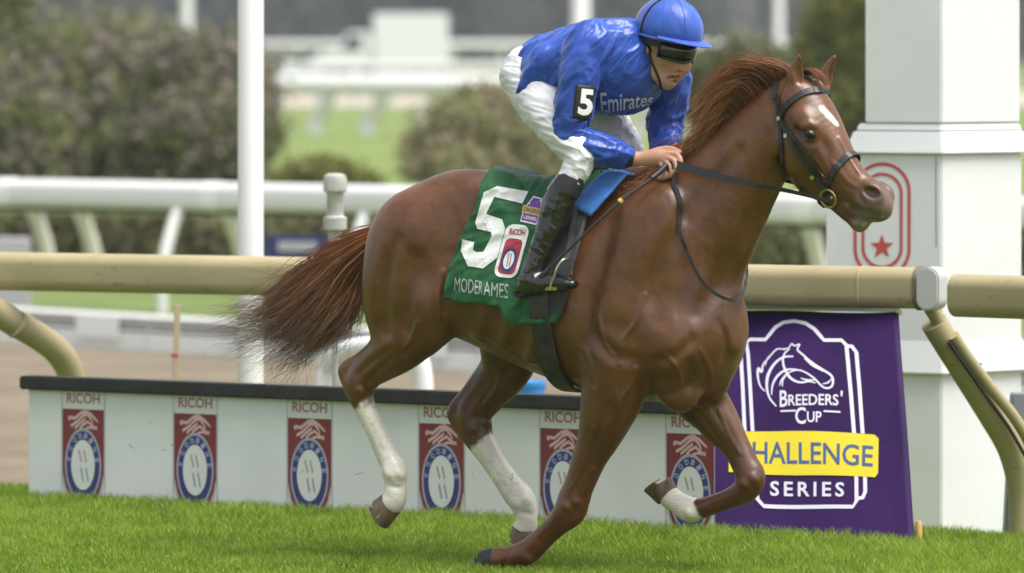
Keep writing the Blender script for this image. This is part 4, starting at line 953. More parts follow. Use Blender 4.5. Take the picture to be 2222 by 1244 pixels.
# ------------------------------------------------------------------ saddle, girth, stirrups, pad
M_leather = mat('dark_saddle_leather', (.035, .035, .037), .5, spec=.4); vary(M_leather, (.025, .025, .027), (.055, .055, .056), 18, bumps=.3)
M_steel = mat('stirrup_steel', (.62, .60, .52), .25, 1)
def patch(Fd, quad, nu, nv, off, bulge=0, wrinkle=0, base=None):
    """sheet on a surface inside a pixel quad TL,TR,BR,BL"""
    TL, TR, BR, BL = (np.array(q, float) for q in quad); u = np.linspace(0, 1, nu); v = np.linspace(0, 1, nv)
    px = (TL+(TR-TL)*u[None, :, None])*(1-v[:, None, None])+(BL+(BR-BL)*u[None, :, None])*v[:, None, None]
    p = hit(Fd, px.reshape(-1, 2)); bad = np.isnan(p[:, 0])
    if bad.any():
        good = np.where(~bad)[0]
        for i in np.where(bad)[0]: j = good[((px.reshape(-1, 2)[good]-px.reshape(-1, 2)[i])**2).sum(1).argmin()]; p[i] = p[j]+np.array([0, 0, .0]); d = px.reshape(-1, 2)[i]-px.reshape(-1, 2)[j]; p[i] += np.array([d[0]/536*CT, d[0]/536*ST, -d[1]/536])
    p = Fd.to_surface(p, off, 4); n_ = Fd.normal(p, .02); uu_, vv_ = np.meshgrid(u, v)
    p = p+n_*(bulge*(np.sin(np.pi*uu_)*np.sin(np.pi*vv_)).ravel()+wrinkle*fbm(p*14, 2))[:, None]
    return p.reshape(nv, nu, 3), n_.reshape(nv, nu, 3)
def sheet(name, G, Nn, t, m, parent, **k):
    V_, F_ = quad_sheet(G, nsh=Nn, t=t); me = np_mesh(name, V_, F_); bm = bmesh.new(); bm.from_mesh(me); bmesh.ops.recalc_face_normals(bm, faces=bm.faces); bm.to_mesh(me); bm.free(); return link(name, me, m, parent, smooth=True, **k)
saddle = empty('saddle', (X0, Y0, 0), -TH, label='small black racing saddle with stirrups on the green cloth', cat='saddle')
G, Nn = patch(HF, ((1222, 420), (1292, 440), (1222, 690), (1166, 690)), 10, 26, .036, .008, .004); sheet('flap', G, Nn, .008, M_leather, saddle)
Gm = G.copy(); Gm[:, :, 1] *= -1; Nm = Nn.copy(); Nm[:, :, 1] *= -1; sheet('flap', Gm, Nm, .008, M_leather, saddle)
sf = Field(np.array(H(1300, 400, 0))-np.array([.35, .2, .15]), np.array(H(1300, 400, 0))+np.array([.2, .2, .2]), .008)
z0 = HF.to_surface(np.array([H(1238, 385, 0), H(1270, 385, 0), H(1300, 385, 0)]), .018, 12)
sf.chain([(*z0[0], .018, 4.2), (*z0[1], .018, 5.0), (*(z0[2]+np.array([0, 0, .012])), .026, 3.0)], .02); SV, SF = sf.polygonise(); link('seat', np_mesh('seat', *biggest(SV, SF)), M_leather, saddle, smooth=True)
gp = []; c_ = np.array(H(1264, 640, 0))
for a in np.linspace(-205, 25, 44):
    d = np.array([.04*math.sin(math.radians(a)), math.cos(math.radians(a)), math.sin(math.radians(a))]); p = c_.copy()
    for _ in range(60):
        s_ = HF.sample(p[None])[0]
        if s_ > .012: break
        p = p+d*max(.012-s_, .002)*.9
    gp.append(p)
gp = np.array(gp); ribbon(gp, gp-c_, .085, .012).build('girth', M_leather, saddle)
for sg, dx in ((-1, 0), (1, 182)):
    a = np.array(hit(HF, [(1262, 452)])[0]); a[1] = sg*(abs(a[1])+.05); b = np.array(H(1231+dx, 566, sg*.385)); pts = np.array([a*(1-t_)+b*t_ for t_ in np.linspace(0, 1, 8)])
    ribbon(pts, np.tile([0, sg*1., 0], (8, 1)), .022, .004).build('stirrup_leather', M_leather, saddle)
    top = np.array(H(1231+dx, 562, sg*.375)); bot = np.array(H(1212+dx, 628, sg*.362)); up = (top-bot)/np.linalg.norm(top-bot); lat = np.array([0.25, 1., 0]); lat /= np.linalg.norm(lat); hgt = np.linalg.norm(top-bot)
    arch = [bot+lat*.052*math.copysign(min(abs(math.cos(t_))**.6, 1), math.cos(t_))+up*hgt*math.sin(t_)**.8 for t_ in np.linspace(0.0, math.pi, 22)]
    ir = MB().tube(arch, .0055, 8).build('stirrup_iron', M_steel, saddle, smooth=True)
    tr = MB().add([bot+lat*x*.054+np.array([y*.022, 0, 0])+up*z_ for x in (-1, 1) for y in (-1, 1) for z_ in (-.004, .010)], [(0, 1, 3, 2), (4, 6, 7, 5), (0, 4, 5, 1), (2, 3, 7, 6), (0, 2, 6, 4), (1, 5, 7, 3)]).build('tread', mat('tread_brass', (.28, .26, .08), .5), ir, bevel=.003)
M_pad = mat('blue_pad', (.04, .19, .60), .7, sheen=.2); vary(M_pad, (.03, .15, .52), (.055, .23, .68), 14, bumps=.3)
pad = empty('saddle_pad', (X0, Y0, 0), -TH, label='bright blue saddle pad folded over the withers in front of the saddle', cat='saddle pad')
G, Nn = patch(HF, ((1322, 390), (1372, 396), (1293, 480), (1243, 458)), 12, 16, .048, .008, .010); Gm = G[::-1].copy(); Gm[:, :, 1] *= -1; Nm = Nn[::-1].copy(); Nm[:, :, 1] *= -1
sheet('pad', np.concatenate([Gm, G]), np.concatenate([Nm, Nn]), .010, M_pad, pad)
# ------------------------------------------------------------------ bridle and reins
M_tack = mat('black_tack_leather', (.018, .018, .020), .42, spec=.5); M_ring = mat('bit_ring_brass', (.50, .42, .24), .28, 1); M_buckle = mat('buckle_steel', (.6, .6, .58), .3, 1)
br = empty('bridle', (X0, Y0, 0), -TH, label='black leather bridle with reins and brass ring bit on the chestnut head', cat='bridle')
def loop(cen, e1, e2, a0, a1, off, n=40, Fd=HF):
    """points round a body in the plane e1,e2 about an inner centre"""
    c_ = np.array(cen, float); e1 = np.array(e1, float)/np.linalg.norm(e1); e2 = np.array(e2, float); e2 = e2-e1*(e2@e1); e2 /= np.linalg.norm(e2); out = []; dn = []
    for a in np.radians(np.linspace(a0, a1, n)):
        d = e1*math.cos(a)+e2*math.sin(a); p = c_.copy()
        for _ in range(80):
            s_ = Fd.sample(p[None])[0]
            if s_ > off: break
            p = p+d*max((off-s_)*.8, .0012)
        out.append(p); dn.append(d)
    return np.array(out), np.array(dn)
nbc = H(1822, 384, -.02); p, d = loop(nbc, np.array(H(1852, 336, -.02))-np.array(H(1794, 428, -.02)), (0.05, 1, 0), 0, 352, .003, 48)
ribbon(p, d, .026, .006, True).build('noseband', M_tack, br, bevel=0)
strap(HF, [(1690, 204), (1689, 225), (1693, 255), (1712, 295), (1735, 335), (1760, 370), (1785, 405), (1797, 424)], .018, .005, .004).build('cheek_strap', M_tack, br)
strap(HF, [(1693, 258), (1722, 296), (1752, 338), (1776, 368), (1790, 386)], .014, .004, .003).build('noseband_hanger', M_tack, br)
strap(HF, [(1693, 256), (1695, 300), (1698, 345), (1701, 385), (1714, 414)], .016, .004, .003).build('throat_latch', M_tack, br)
pc = H(1737, 232, 0); p, d = loop(pc, np.array(H(1764, 190, 0))-np.array(H(1737, 232, 0)), (0.0, 1, 0), -100, 100, .004, 40)
bb = on(HF, catmull(np.array([(1693, 256), (1700, 240), (1716, 221), (1738, 205), (1758, 198), (1776, 197)], float), 5), .004)
far_b = np.array([HF.to_surface(np.array([H(*q)]), .004, 10)[0] for q in ((1786, 201, .06), (1797, 208, .09), (1806, 226, .11))])
p = np.vstack([bb, far_b]); ribbon(p, HF.normal(p, .012), .024, .006).build('browband', M_tack, br)
p, d = loop(H(1706, 215, 0), np.array(H(1696, 190, 0))-np.array(H(1706, 215, 0)), (0, 1, 0), -85, 85, .005, 24); ribbon(p, d, .026, .005).build('headpiece', M_tack, br)
for x, y in ((1693, 257), (1708, 295), (1764, 384)):
    p = on(HF, [(x, y)], .011)
    if len(p): n_ = HF.normal(p, .012)[0]; MB().lathe([(.009, -.002), (.009, .002)], p[0], 10, n_).build('buckle', M_buckle, br)
rc = on(HF, [(1801, 430)], .012)[0]; rn = HF.normal(rc[None], .02)[0]; t1 = np.cross(rn, [0, 0, 1]); t1 /= np.linalg.norm(t1); t2 = np.cross(rn, t1)
MB().tube([rc+(t1*math.cos(a)+t2*math.sin(a))*.036 for a in np.linspace(0, 2*math.pi, 33)[:-1]], .0052, 8, closed=True).build('bit_ring', M_ring, br, smooth=True)
rc2 = rc.copy(); rc2[1] = -rc[1]-.05; MB().tube([rc2+(t1*math.cos(a)+t2*math.sin(a))*.036 for a in np.linspace(0, 2*math.pi, 33)[:-1]], .0052, 8, closed=True).build('bit_ring', M_ring, br, smooth=True)
MB().tube([rc+np.array([.012, .004, .004]), (rc+rc2)/2+np.array([.03, 0, 0]), rc2+np.array([.012, -.004, .004])], .007, 8).build('bit_bar', M_buckle, br, smooth=True)
def clear(p, off, it=5):
    p = np.array(p)
    for _ in range(it):
        s_ = HF.sample(p); g = HF.normal(p, .012); p = p+g*np.maximum(off-s_, 0)[:, None]
    return p
def rein(pts, wd, name):
    p = catmull(np.array([H(*q) for q in pts]), 8); p = clear(p, .010); n_ = HF.normal(p, .02); n_ = n_*.5+np.array([0, -1 if pts[0][2] < 0 else 1, .15])
    return ribbon(p, n_, np.interp(np.linspace(0, 1, len(p)), np.linspace(0, 1, len(wd)), wd), .005).build(name, M_tack, br)
rein([(1798, 436, -.115), (1752, 424, -.13), (1700, 412, -.15), (1640, 401, -.165), (1560, 383, -.165), (1500, 368, -.155), (1462, 358, -.150), (1448, 364, -.140)], [.014, .015, .018, .030, .036, .036], 'rein')
rein([(1838, 436, .075), (1790, 420, .12), (1740, 400, .15), (1660, 380, .16), (1560, 350, .12), (1480, 332, .07)], [.016, .018, .024, .03], 'rein')
rein([(1464, 372, -.152), (1463, 400, -.158), (1466, 440, -.17), (1470, 480, -.18), (1478, 515, -.19), (1492, 548, -.19), (1512, 592, -.185), (1535, 624, -.17), (1560, 642, -.15), (1584, 651, -.11), (1602, 650, -.06), (1613, 635, -.0), (1618, 608, .05), (1612, 560, .11), (1560, 440, .16), (1490, 350, .09)], [.016, .014, .012, .012, .012], 'rein_end')
# chin groove strap
p, d = loop(H(1760, 400, -.01), np.array(H(1735, 426, -.01))-np.array(H(1760, 400, -.01)), (0, 1, 0), -70, 70, .004, 16); ribbon(p, d, .014, .004).build('curb_strap', M_tack, br)
# ------------------------------------------------------------------ whip
M_whip = mat('whip_black', (.02, .02, .022), .4)
wh = empty('riding_whip', (X0, Y0, 0), -TH, label='thin dark riding whip with gold collar in the jockey hand', cat='whip')
W = catmull(np.array([H(1446, 358, -.155), H(1423, 380, -.20), H(1347, 436, -.33), H(1262, 515, -.42), H(1177, 597, -.47)]), 6)
MB().tube(W, np.linspace(.0070, .0058, len(W)), 8).build('shaft', M_whip, wh, smooth=True)
MB().tube(W[:8], .0115, 10).build('handle', M_whip, wh, smooth=True)
g_ = np.array(H(1347, 436, -.33)); dr = np.array(H(1262, 515, -.42))-g_; MB().lathe([(.011, -.008), (.012, 0), (.011, .008)], g_, 14, dr).build('collar', M_pgold, wh, smooth=True)
MB().tube([W[-2], W[-1], W[-1]+(W[-1]-W[-2])*.4], [.007, .010, .009], 6).build('flapper', M_whip, wh)
# ------------------------------------------------------------------ number on the jockey's sleeve and lettering on the chest
G, Nn = patch(JS, ((1250, 184), (1294, 188), (1286, 262), (1242, 256)), 8, 14, .009, .0, 0); G0, Nn0 = G, Nn
nb = sheet('number_armband', G, Nn, .004, M_pblack, jock)
def patch_fn(G, Nn, off):
    nv, nu = G.shape[:2]
    def fn(P2):
        u = np.clip(P2[:, 0], 0, 1)*(nu-1.001); v = np.clip(1-P2[:, 1], 0, 1)*(nv-1.001); i, j = u.astype(int), v.astype(int); f, g = (u-i)[:, None], (v-j)[:, None]
        s_ = lambda A: A[j, i]*(1-f)*(1-g)+A[j, i+1]*f*(1-g)+A[j+1, i]*(1-f)*g+A[j+1, i+1]*f*g
        n_ = s_(Nn); return s_(G)+n_/(np.linalg.norm(n_, axis=1)[:, None]+1e-9)*off
    return fn
imprint('digit', fit(text_mesh('5', .035), .20, .12, .84, .90), patch_fn(G, Nn, .0015), M_pwhite, nb, .12)
bandp = [np.array(H(1264, 185, -.23))]; 
G, Nn = patch(JS, ((1238, 252), (1290, 258), (1290, 270), (1238, 266)), 8, 3, .007); sheet('armband_strap', G, Nn, .003, M_strap, jock)
G, Nn = patch(JS, ((1300, 196), (1418, 200), (1412, 226), (1304, 246)), 16, 6, .006)
M_silver = mat('print_silver', (.55, .58, .68), .5)
imprint('chest_lettering', fit(text_mesh('Emirates', .012), .02, .0, 1.0, .95), patch_fn(G, Nn, .002), M_silver, jock, .08)
HAZE = .0003
# ------------------------------------------------------------------ GROUND
U_ = (H(1, 1, 0),)
# board line: the outer edge of the turf runs just behind the board and the banner
A_ = P(60, 1150, 26.7); B_ = P(1985, 1150, 24.15)
def zline(px, Y, z=0): v = P(px, 80, Y); return Vector((v.x, v.y, z))
bl, brt = zline(60, 26.7), zline(1450, 24.95)
along = (brt-bl).normalized(); back = Vector((-along.y, along.x, 0)).normalized()
if back.y < 0: back = -back
M_turf = mat('turf_soil', (.05, .10, .012), .95, spec=.1); vary(M_turf, (.075, .115, .012), (.13, .185, .022), 5, 6, bumps=.4)
M_dirt = mat('dirt_track', (.33, .25, .19), .95, spec=.1); c_ = vary(M_dirt, (.150, .124, .088), (.205, .172, .125), 1.3, 8, stretch=(1, 1, 1)); bump(M_dirt, noise_tex(M_dirt, 14, 6).outputs[0], .6, .03)
M_field = mat('far_grass', (.13, .20, .04), .95, spec=.1); vary(M_field, (.14, .19, .055), (.185, .235, .075), .08, 5)
# turf plateau with a gentle bank down to the dirt track behind
e0 = bl+along*(-60)+back*.35; e1 = bl+along*60+back*.35
mb = MB(); S = [(-60, 0), (-20, 0), (0, 0), (.25, -.03), (1.0, -.28), (2.0, -.40), (3.2, -.43)]; V = []; F = []
for d_, z in S:
    for k in range(25): q = bl+along*(-60+5*k)+back*(.35+d_); V.append((q.x, q.y, z))
for i in range(len(S)-1):
    for k in range(24): F.append((i*25+k, i*25+k+1, (i+1)*25+k+1, (i+1)*25+k))
mb.add(V, F).build('turf_ground', M_turf, smooth=True, kind='structure')
mb = MB(); mb.add([(-900, 20, -.42), (900, 20, -.42), (900, 1600, -.42), (-900, 1600, -.42)], [(0, 1, 2, 3)]).build('infield_ground', M_field, kind='structure')
# dirt track sheet, between the bank and the aluminium kerb rail
k0, k1 = zline(0, 48.6), zline(1050, 44.2); ka = (k1-k0).normalized(); kb = Vector((-ka.y, ka.x, 0))
if kb.y < 0: kb = -kb
q = [k0-ka*60-kb*.1, k0+ka*60-kb*.1, e1+back*3.0+along*0, e0+back*3.0]
MB().add([(p.x, p.y, -.416) for p in q], [(0, 1, 2, 3)]).build('dirt_track', M_dirt, kind='structure')
M_path = mat('sandy_path', (.36, .32, .26), .95); vary(M_path, (.30, .27, .22), (.40, .36, .30), 2)
q = [k0-ka*60+kb*.5, k0+ka*60+kb*.5, k0+ka*60+kb*2.0, k0-ka*60+kb*2.0]; MB().add([(p.x, p.y, -.412) for p in q], [(0, 1, 2, 3)]).build('path', M_path, kind='structure')
# ------------------------------------------------------------------ turf grass: blades over the strip in view
M_grass = mat('grass_blades', rough=.55, spec=.25); a = N(M_grass, 'ShaderNodeVertexColor', layer_name='blade'); L(M_grass, a.outputs[0], bsdf(M_grass).inputs['Base Color'])
tr_ = N(M_grass, 'ShaderNodeBsdfTranslucent'); L(M_grass, a.outputs[0], tr_.inputs[0]); ms = N(M_grass, 'ShaderNodeMixShader'); ms.inputs[0].default_value = .35
L(M_grass, bsdf(M_grass).outputs[0], ms.inputs[1]); L(M_grass, tr_.outputs[0], ms.inputs[2]); L(M_grass, ms.outputs[0], M_grass.node_tree.nodes['Material Output'].inputs[0])
def blades(n, ymin, hmin, hmax, wd, wide=0):
    y = rng.uniform(ymin, 27.6, n); half = (1170/FPX)*y; x = rng.uniform(-1, 1, n)*half
    if wide:
        y = rng.uniform(13, 31, n); x = rng.uniform(-8, 8, n); out_ = (np.abs(x) > (1170/FPX)*y*.98) | (y < ymin); x, y = x[out_], y[out_]; n = len(x)
    dist = (np.stack([x, y], 1)-np.array(bl[:2]))@np.array(back[:2]); ok = dist < .55+rng.normal(0, .05, n); x, y, dist = x[ok], y[ok], dist[ok]; n = len(x)
    p2 = np.stack([x, y, 0*x], 1); big = fbm(p2*np.array([.9, .5, 1]), 3); med = fbm(p2*np.array([4, 3, 1])+9, 3); fine = fbm(p2*17+3, 2)
    z = np.where(dist > .35, -np.clip(dist-.35, 0, 1)**1.3*.3, 0)
    hgt = (hmin+(hmax-hmin)*rng.random(n)**1.4)*(1+.35*med+.25*big)*(.60+.45*np.clip((dist+1.6)/1.4, 0, 1))
    az = rng.uniform(0, 2*np.pi, n); ln = hgt*rng.uniform(.15, .9, n); lx, ly_ = np.cos(az)*ln, np.sin(az)*ln*.6; fa = rng.uniform(0, np.pi, n); wx, wy = np.cos(fa)*wd/2, np.sin(fa)*wd/2
    V = np.zeros((n, 5, 3)); B = np.stack([x, y, z], 1)
    V[:, 0] = B-np.stack([wx, wy, 0*x], 1); V[:, 1] = B+np.stack([wx, wy, 0*x], 1)
    M_ = B+np.stack([lx*.35, ly_*.35, hgt*.58], 1); V[:, 2] = M_-np.stack([wx, wy, 0*x], 1)*.8; V[:, 3] = M_+np.stack([wx, wy, 0*x], 1)*.8; V[:, 4] = B+np.stack([lx, ly_, hgt], 1)
    i = np.arange(n)*5; F = np.vstack([np.stack([i, i+1, i+3], 1), np.stack([i, i+3, i+2], 1), np.stack([i+2, i+3, i+4], 1)])
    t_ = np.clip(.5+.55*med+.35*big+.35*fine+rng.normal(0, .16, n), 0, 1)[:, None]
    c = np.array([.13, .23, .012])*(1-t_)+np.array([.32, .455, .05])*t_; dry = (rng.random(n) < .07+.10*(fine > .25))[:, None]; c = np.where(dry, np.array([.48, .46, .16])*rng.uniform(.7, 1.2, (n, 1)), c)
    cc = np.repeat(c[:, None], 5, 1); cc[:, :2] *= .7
    return V.reshape(-1, 3), F, cc.reshape(-1, 3)
V, F, c = blades(400000, 21.9, .022, .070, .0048); V2_, F2_, c2_ = blades(260000, 21.9, .03, .085, .012, 1); F = np.vstack([F, F2_+len(V)]); V = np.vstack([V, V2_]); c = np.vstack([c, c2_])
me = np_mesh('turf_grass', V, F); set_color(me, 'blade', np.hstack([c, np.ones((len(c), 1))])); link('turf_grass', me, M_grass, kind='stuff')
# ------------------------------------------------------------------ ADVERTISING BOARD
M_board = mat('board_white', (.64, .66, .64), .5); vary(M_board, (.66, .68, .67), (.72, .735, .725), 3)
M_bar = mat('board_top_black', (.014, .015, .015), .6); vary(M_bar, (.010, .011, .011), (.022, .024, .023), 8)
k_ = (1531-1111)/FPX; Lb = (k_*bl.y-bl.x)/(along.x-k_*along.y); BZ = .575
board = empty('advertising_board', bl, math.atan2(along.y, along.x), label='long low white advertising board with black top edge and red crests', cat='advertising board')
MB().box((Lb/2, .03, .27), (Lb, .05, .56)).build('panel', M_board, board, bevel=.004)
MB().box((Lb/2-.01, .025, BZ-.024), (Lb+.04, .11, .062)).build('top_rail', M_bar, board, bevel=.008)
for x in (.4, 1.2, 2.1, 3.0): MB().box((x, .10, .26), (.05, .08, .5)).build('support_post', M_bar, board)
def crest(x0):
    """one printed crest, panel 0.235 wide; x0 is its left edge"""
    wdt, z1, z0 = .232, .528, .02
    fn = lambda d: (lambda P2: np.stack([x0+P2[:, 0]*wdt, np.full(len(P2), .005-d), z0+P2[:, 1]*(z1-z0)], 1))
    root = imprint('crest', poly_mesh(rrect(0, -.04, 1, 1, .001)), fn(.001), M_pwhite_b, board)
    imprint('seam', join2(rect(-.03, -.04, -.012, 1), rect(1.012, -.04, 1.03, 1)), fn(.0015), M_pgrey, root)
    sh = [(0, .82), (0, .22), (.06, .10), (.16, .0), (.30, -.04), (.70, -.04), (.84, .0), (.94, .10), (1, .22), (1, .82)]
    imprint('shield', poly_mesh(sh), fn(.002), M_crest_red, root)
    imprint('shield_rim', stroke(sh[1:-1], .035), fn(.0025), M_pgrey, root)
    imprint('name', fit(text_mesh('RICOH', .022), .1, .872, .90, .965), fn(.002), M_crest_word, root)
    horse_ = join2(stroke([(.17, .745), (.30, .735), (.46, .79), (.58, .80), (.72, .765), (.86, .71)], [.03, .03, .03, .035, .03, .02]), stroke([(.20, .665), (.34, .70), (.50, .765), (.60, .775)], .028), stroke([(.30, .645), (.42, .69), (.56, .735)], .026),
        stroke([(.42, .645), (.50, .68), (.62, .71), (.76, .66), (.84, .655)], .026), stroke([(.56, .645), (.66, .66), (.84, .645)], .022), stroke([(.60, .775), (.70, .73), (.74, .69)], .025), disc(.17, .735, .035, .022, n=12))
    imprint('racehorse_emblem', horse_, fn(.0025), M_crest_pink, root)
    imprint('ring_edge', disc(.5, .315, .44, .335), fn(.003), M_crest_edge, root); imprint('ring', disc(.5, .315, .40, .31), fn(.0035), M_pnavy, root)
    imprint('ring_face', disc(.5, .315, .285, .228), fn(.004), M_pwhite_b, root)
    lt = []
    for k, ch in enumerate('WOODBINE'):
        a = math.radians(170-160*k/7); V, F, asp = text_mesh(ch, .03); q = V-.5; W_, H_ = .232, .508; cx_, cz_ = .343*W_*math.cos(a), .269*H_*math.sin(a); b_ = math.atan2(cz_*.343*W_/(.269*H_), cx_*.269*H_/(.343*W_)); ux, uz_ = math.sin(b_), -math.cos(b_); vx, vz = math.cos(b_), math.sin(b_)
        lx = q[:, 0]*.019; lz = q[:, 1]*.025; V2 = np.stack([.5+(cx_+lx*ux+lz*vx)/W_, .315+(cz_+lx*uz_+lz*vz)/H_], 1); lt.append((V2, F))
    for q_ in lt: imprint('ring_letter', q_, fn(.0042), M_crest_letter, root)
    for r_ in (rect(.34, .015, .40, .055), rect(.60, .015, .66, .055)): imprint('ring_block', r_, fn(.0042), M_crest_letter, root)
    imprint('monogram', join2(stroke([(.40, .45), (.47, .34)], .032), stroke([(.52, .45), (.58, .34)], .032)), fn(.0045), M_crest_rose, root)
    imprint('monogram_lower', join2(stroke([(.45, .29), (.51, .165)], .03), stroke([(.57, .29), (.63, .165)], .03)), fn(.0045), M_crest_slate, root)
M_pwhite_b = mat('crest_white', (.66, .68, .66), .5); M_crest_red = mat('crest_red', (.19, .028, .032), .5); M_crest_word = mat('crest_word_red', (.36, .14, .13), .5); M_crest_pink = mat('crest_pink', (.62, .42, .40), .5); M_crest_edge = mat('crest_edge', (.36, .37, .45), .5)
M_crest_letter = mat('crest_letter', (.34, .38, .52), .5); M_crest_rose = mat('crest_rose', (.40, .26, .26), .5); M_crest_slate = mat('crest_slate', (.20, .22, .30), .5)
for px in (135, 377, 624, 909, 1172, 1446):
    # where the crest's left edge crosses the board plane
    k = (px-1111)/FPX; s_ = (k*bl.y-bl.x)/(along.x-k*along.y); crest(s_)
# ------------------------------------------------------------------ EVENT BANNER
M_ban = mat('purple_banner', (.032, .012, .098), .6, spec=.15); vary(M_ban, (.020, .0052, .050), (.029, .0078, .072), 2.2); bump(M_ban, noise_tex(M_ban, 3, 3).outputs[0], .4, .03)
tl, tr2, brr, bll = P(1520, 672, 25.85), P(1951, 679, 25.3), P(1986, 1190, 24.2), P(1522, 1175, 24.85)
ban = empty('event_banner', bll, 0, label='purple banner with white horse-head emblem leaning under the tan rail', cat='banner')
def ban_fn(off):
    nrm = (brr-bll).cross(tl-bll).normalized()
    if nrm.y > 0: nrm = -nrm
    def fn(P2):
        x, y = P2[:, :1], P2[:, 1:2]; q = np.array(bll)*(1-x)*(1-y)+np.array(brr)*x*(1-y)+np.array(tr2)*x*y+np.array(tl)*(1-x)*y
        wv = .008*np.sin(x*9+y*3+1)*(1-.3*y)+.004*np.sin(y*7-x*5)+.018*np.sin(np.pi*y)*.5; return q-np.array(bll)+np.array(nrm)*(wv+off)
    return fn
gx, gy = np.meshgrid(np.linspace(0, 1, 30), np.linspace(0, 1, 32)); G = ban_fn(0)(np.stack([gx.ravel(), gy.ravel()], 1)).reshape(32, 30, 3); nn = np.tile(np.array([0, -1., .1]), (32, 30, 1)); sheet('cloth', G, nn, .003, M_ban, ban)
def b2(pts):
    """photo pixel -> banner coordinates (bilinear inverse by iteration)"""
    out = []
    c4 = [np.array(q) for q in ((1522, 1175), (1986, 1190), (1951, 679), (1520, 672))]
    for px, py in pts:
        u, v = .5, .5
        for _ in range(8):
            q = c4[0]*(1-u)*(1-v)+c4[1]*u*(1-v)+c4[2]*u*v+c4[3]*(1-u)*v; du = (c4[1]-c4[0])*(1-v)+(c4[2]-c4[3])*v; dv = (c4[3]-c4[0])*(1-u)+(c4[2]-c4[1])*u
            s_ = np.linalg.solve(np.stack([du, dv], 1), np.array([px, py])-q); u += s_[0]; v += s_[1]
        out.append((u, v))
    return np.array(out)
def bprint(name, VF, off, m, par=None): return imprint(name, (b2(VF[0]), VF[1]), ban_fn(off), m, par or ban, .06)
M_bw = mat('banner_white', (.58, .57, .66), .55); M_by = mat('banner_yellow', (.60, .49, .012), .55); M_bb = mat('banner_blue', (.045, .085, .20), .5)
def arc(cx, cy, r, a0, a1, n=14, ry=None): a = np.radians(np.linspace(a0, a1, n)); return [(cx+r*math.cos(q), cy-(ry or r)*math.sin(q)) for q in a]
zb = lambda x, y: (1560+x/2.3045, 640+y/2.3037)
def Z(l): return [zb(*q) for q in l]
frame = Z([(178, 700), (165, 500), (150, 300), (140, 245), (160, 228), (240, 232), (262, 205)])+[zb(x, y) for x, y in [(290, 170), (330, 145), (385, 137), (440, 148), (485, 178), (520, 220), (535, 238), (620, 236), (645, 262)]]+Z([(655, 350), (672, 520), (687, 712)])
bprint('badge_frame', stroke(frame, 8), .003, M_bw); bprint('badge_frame_lower', stroke(Z([(698, 920), (700, 1045), (682, 1075), (450, 1068), (230, 1062), (200, 1030), (190, 960), (188, 920)]), 8), .003, M_bw)
for vf_ in (stroke(Z([(640, 266), (672, 268), (695, 300), (712, 480), (728, 712)]), 8), stroke(Z([(740, 922), (742, 1000), (730, 1030), (702, 1034)]), 8), stroke(Z([(138, 700), (125, 480), (112, 300), (128, 262), (150, 250)]), 8), stroke(Z([(152, 925), (156, 1000), (175, 1018), (195, 1020)]), 8)): bprint('outer_frame', vf_, .003, M_bw)
hh = [([(330, 480), (335, 445), (365, 410), (410, 398), (450, 412), (490, 440), (540, 488), (575, 485), (585, 455), (575, 425), (540, 400), (480, 360), (430, 315), (405, 290), (415, 262), (390, 270), (375, 258), (360, 280), (330, 285), (345, 290)], 5),
      ([(365, 285), (340, 310), (332, 350), (345, 395), (375, 440), (420, 462), (470, 458), (500, 466)], 6), ([(345, 290), (300, 285), (262, 325), (285, 300)], 4), ([(262, 325), (230, 360), (222, 400), (205, 380), (202, 420), (215, 470), (240, 500)], 6), ([(385, 325), (330, 330), (285, 365), (255, 420), (250, 480), (265, 535), (300, 580)], 7),
      ([(405, 395), (350, 395), (305, 425), (280, 470), (275, 520)], 6), ([(440, 335), (480, 372), (535, 405)], 4), ([(535, 470), (560, 462), (580, 440)], 4), ([(425, 440), (455, 450), (505, 450)], 4), ([(280, 300), (250, 335), (240, 370)], 4), ([(345, 420), (325, 450), (316, 475)], 4)]
bprint('horse_emblem', join2(*[stroke(catmull(np.array(Z(p)), 5), np.interp(np.linspace(0, 1, (len(p)-1)*5+1), [0, .5, 1], [wd*.5, wd, wd*.4])) for p, wd in hh]), .003, M_bw)
def btext(s, q, m, off=.003, bold=.015, sp=1.0):
    """text in the pixel quad bottom-left, bottom-right, top-left"""
    o, ex, ey = np.array(q[0], float), np.array(q[1], float)-np.array(q[0]), np.array(q[2], float)-np.array(q[0]); V, F, _ = text_mesh(s, bold, sp); return np.array([o+ex*x+ey*y for x, y in V]), F
def zq(*l): return Z(l)
bprint('sponsor_words', join2(btext('B', zq((318, 584), (358, 583), (318, 500)), 0), btext('REEDERS', zq((362, 580), (612, 578), (362, 523)), 0), btext("'", zq((622, 530), (632, 530), (622, 502)), 0), btext('C', zq((398, 672), (452, 672), (398, 588)), 0), btext('UP', zq((458, 664), (530, 664), (458, 610)), 0),
    stroke(Z([(322, 604), (402, 605)]), 3.6), stroke(Z([(540, 608), (622, 610)]), 3.6)), .003, M_bw)
bprint('title_band', poly_mesh(Z([(60, 700), (400, 706), (785, 716), (805, 735), (803, 905), (790, 928), (400, 918), (60, 905)])), .004, M_by)
bprint('title_word', join2(btext('C', zq((98, 862), (165, 862), (98, 745)), 0), btext('HALLENGE', zq((178, 858), (778, 878), (180, 752)), 0, bold=.012)), .005, M_bb)
bprint('subtitle_word', btext('SERIES', zq((262, 1012), (638, 1026), (264, 942)), 0, bold=.02, sp=1.35), .003, M_bw)
MB().tube([tl-bll+Vector((0, .01, .012)), tr2-bll+Vector((0, .01, .012))], .010, 8).build('top_rope', mat('rope_white', (.6, .6, .6), .6), ban)
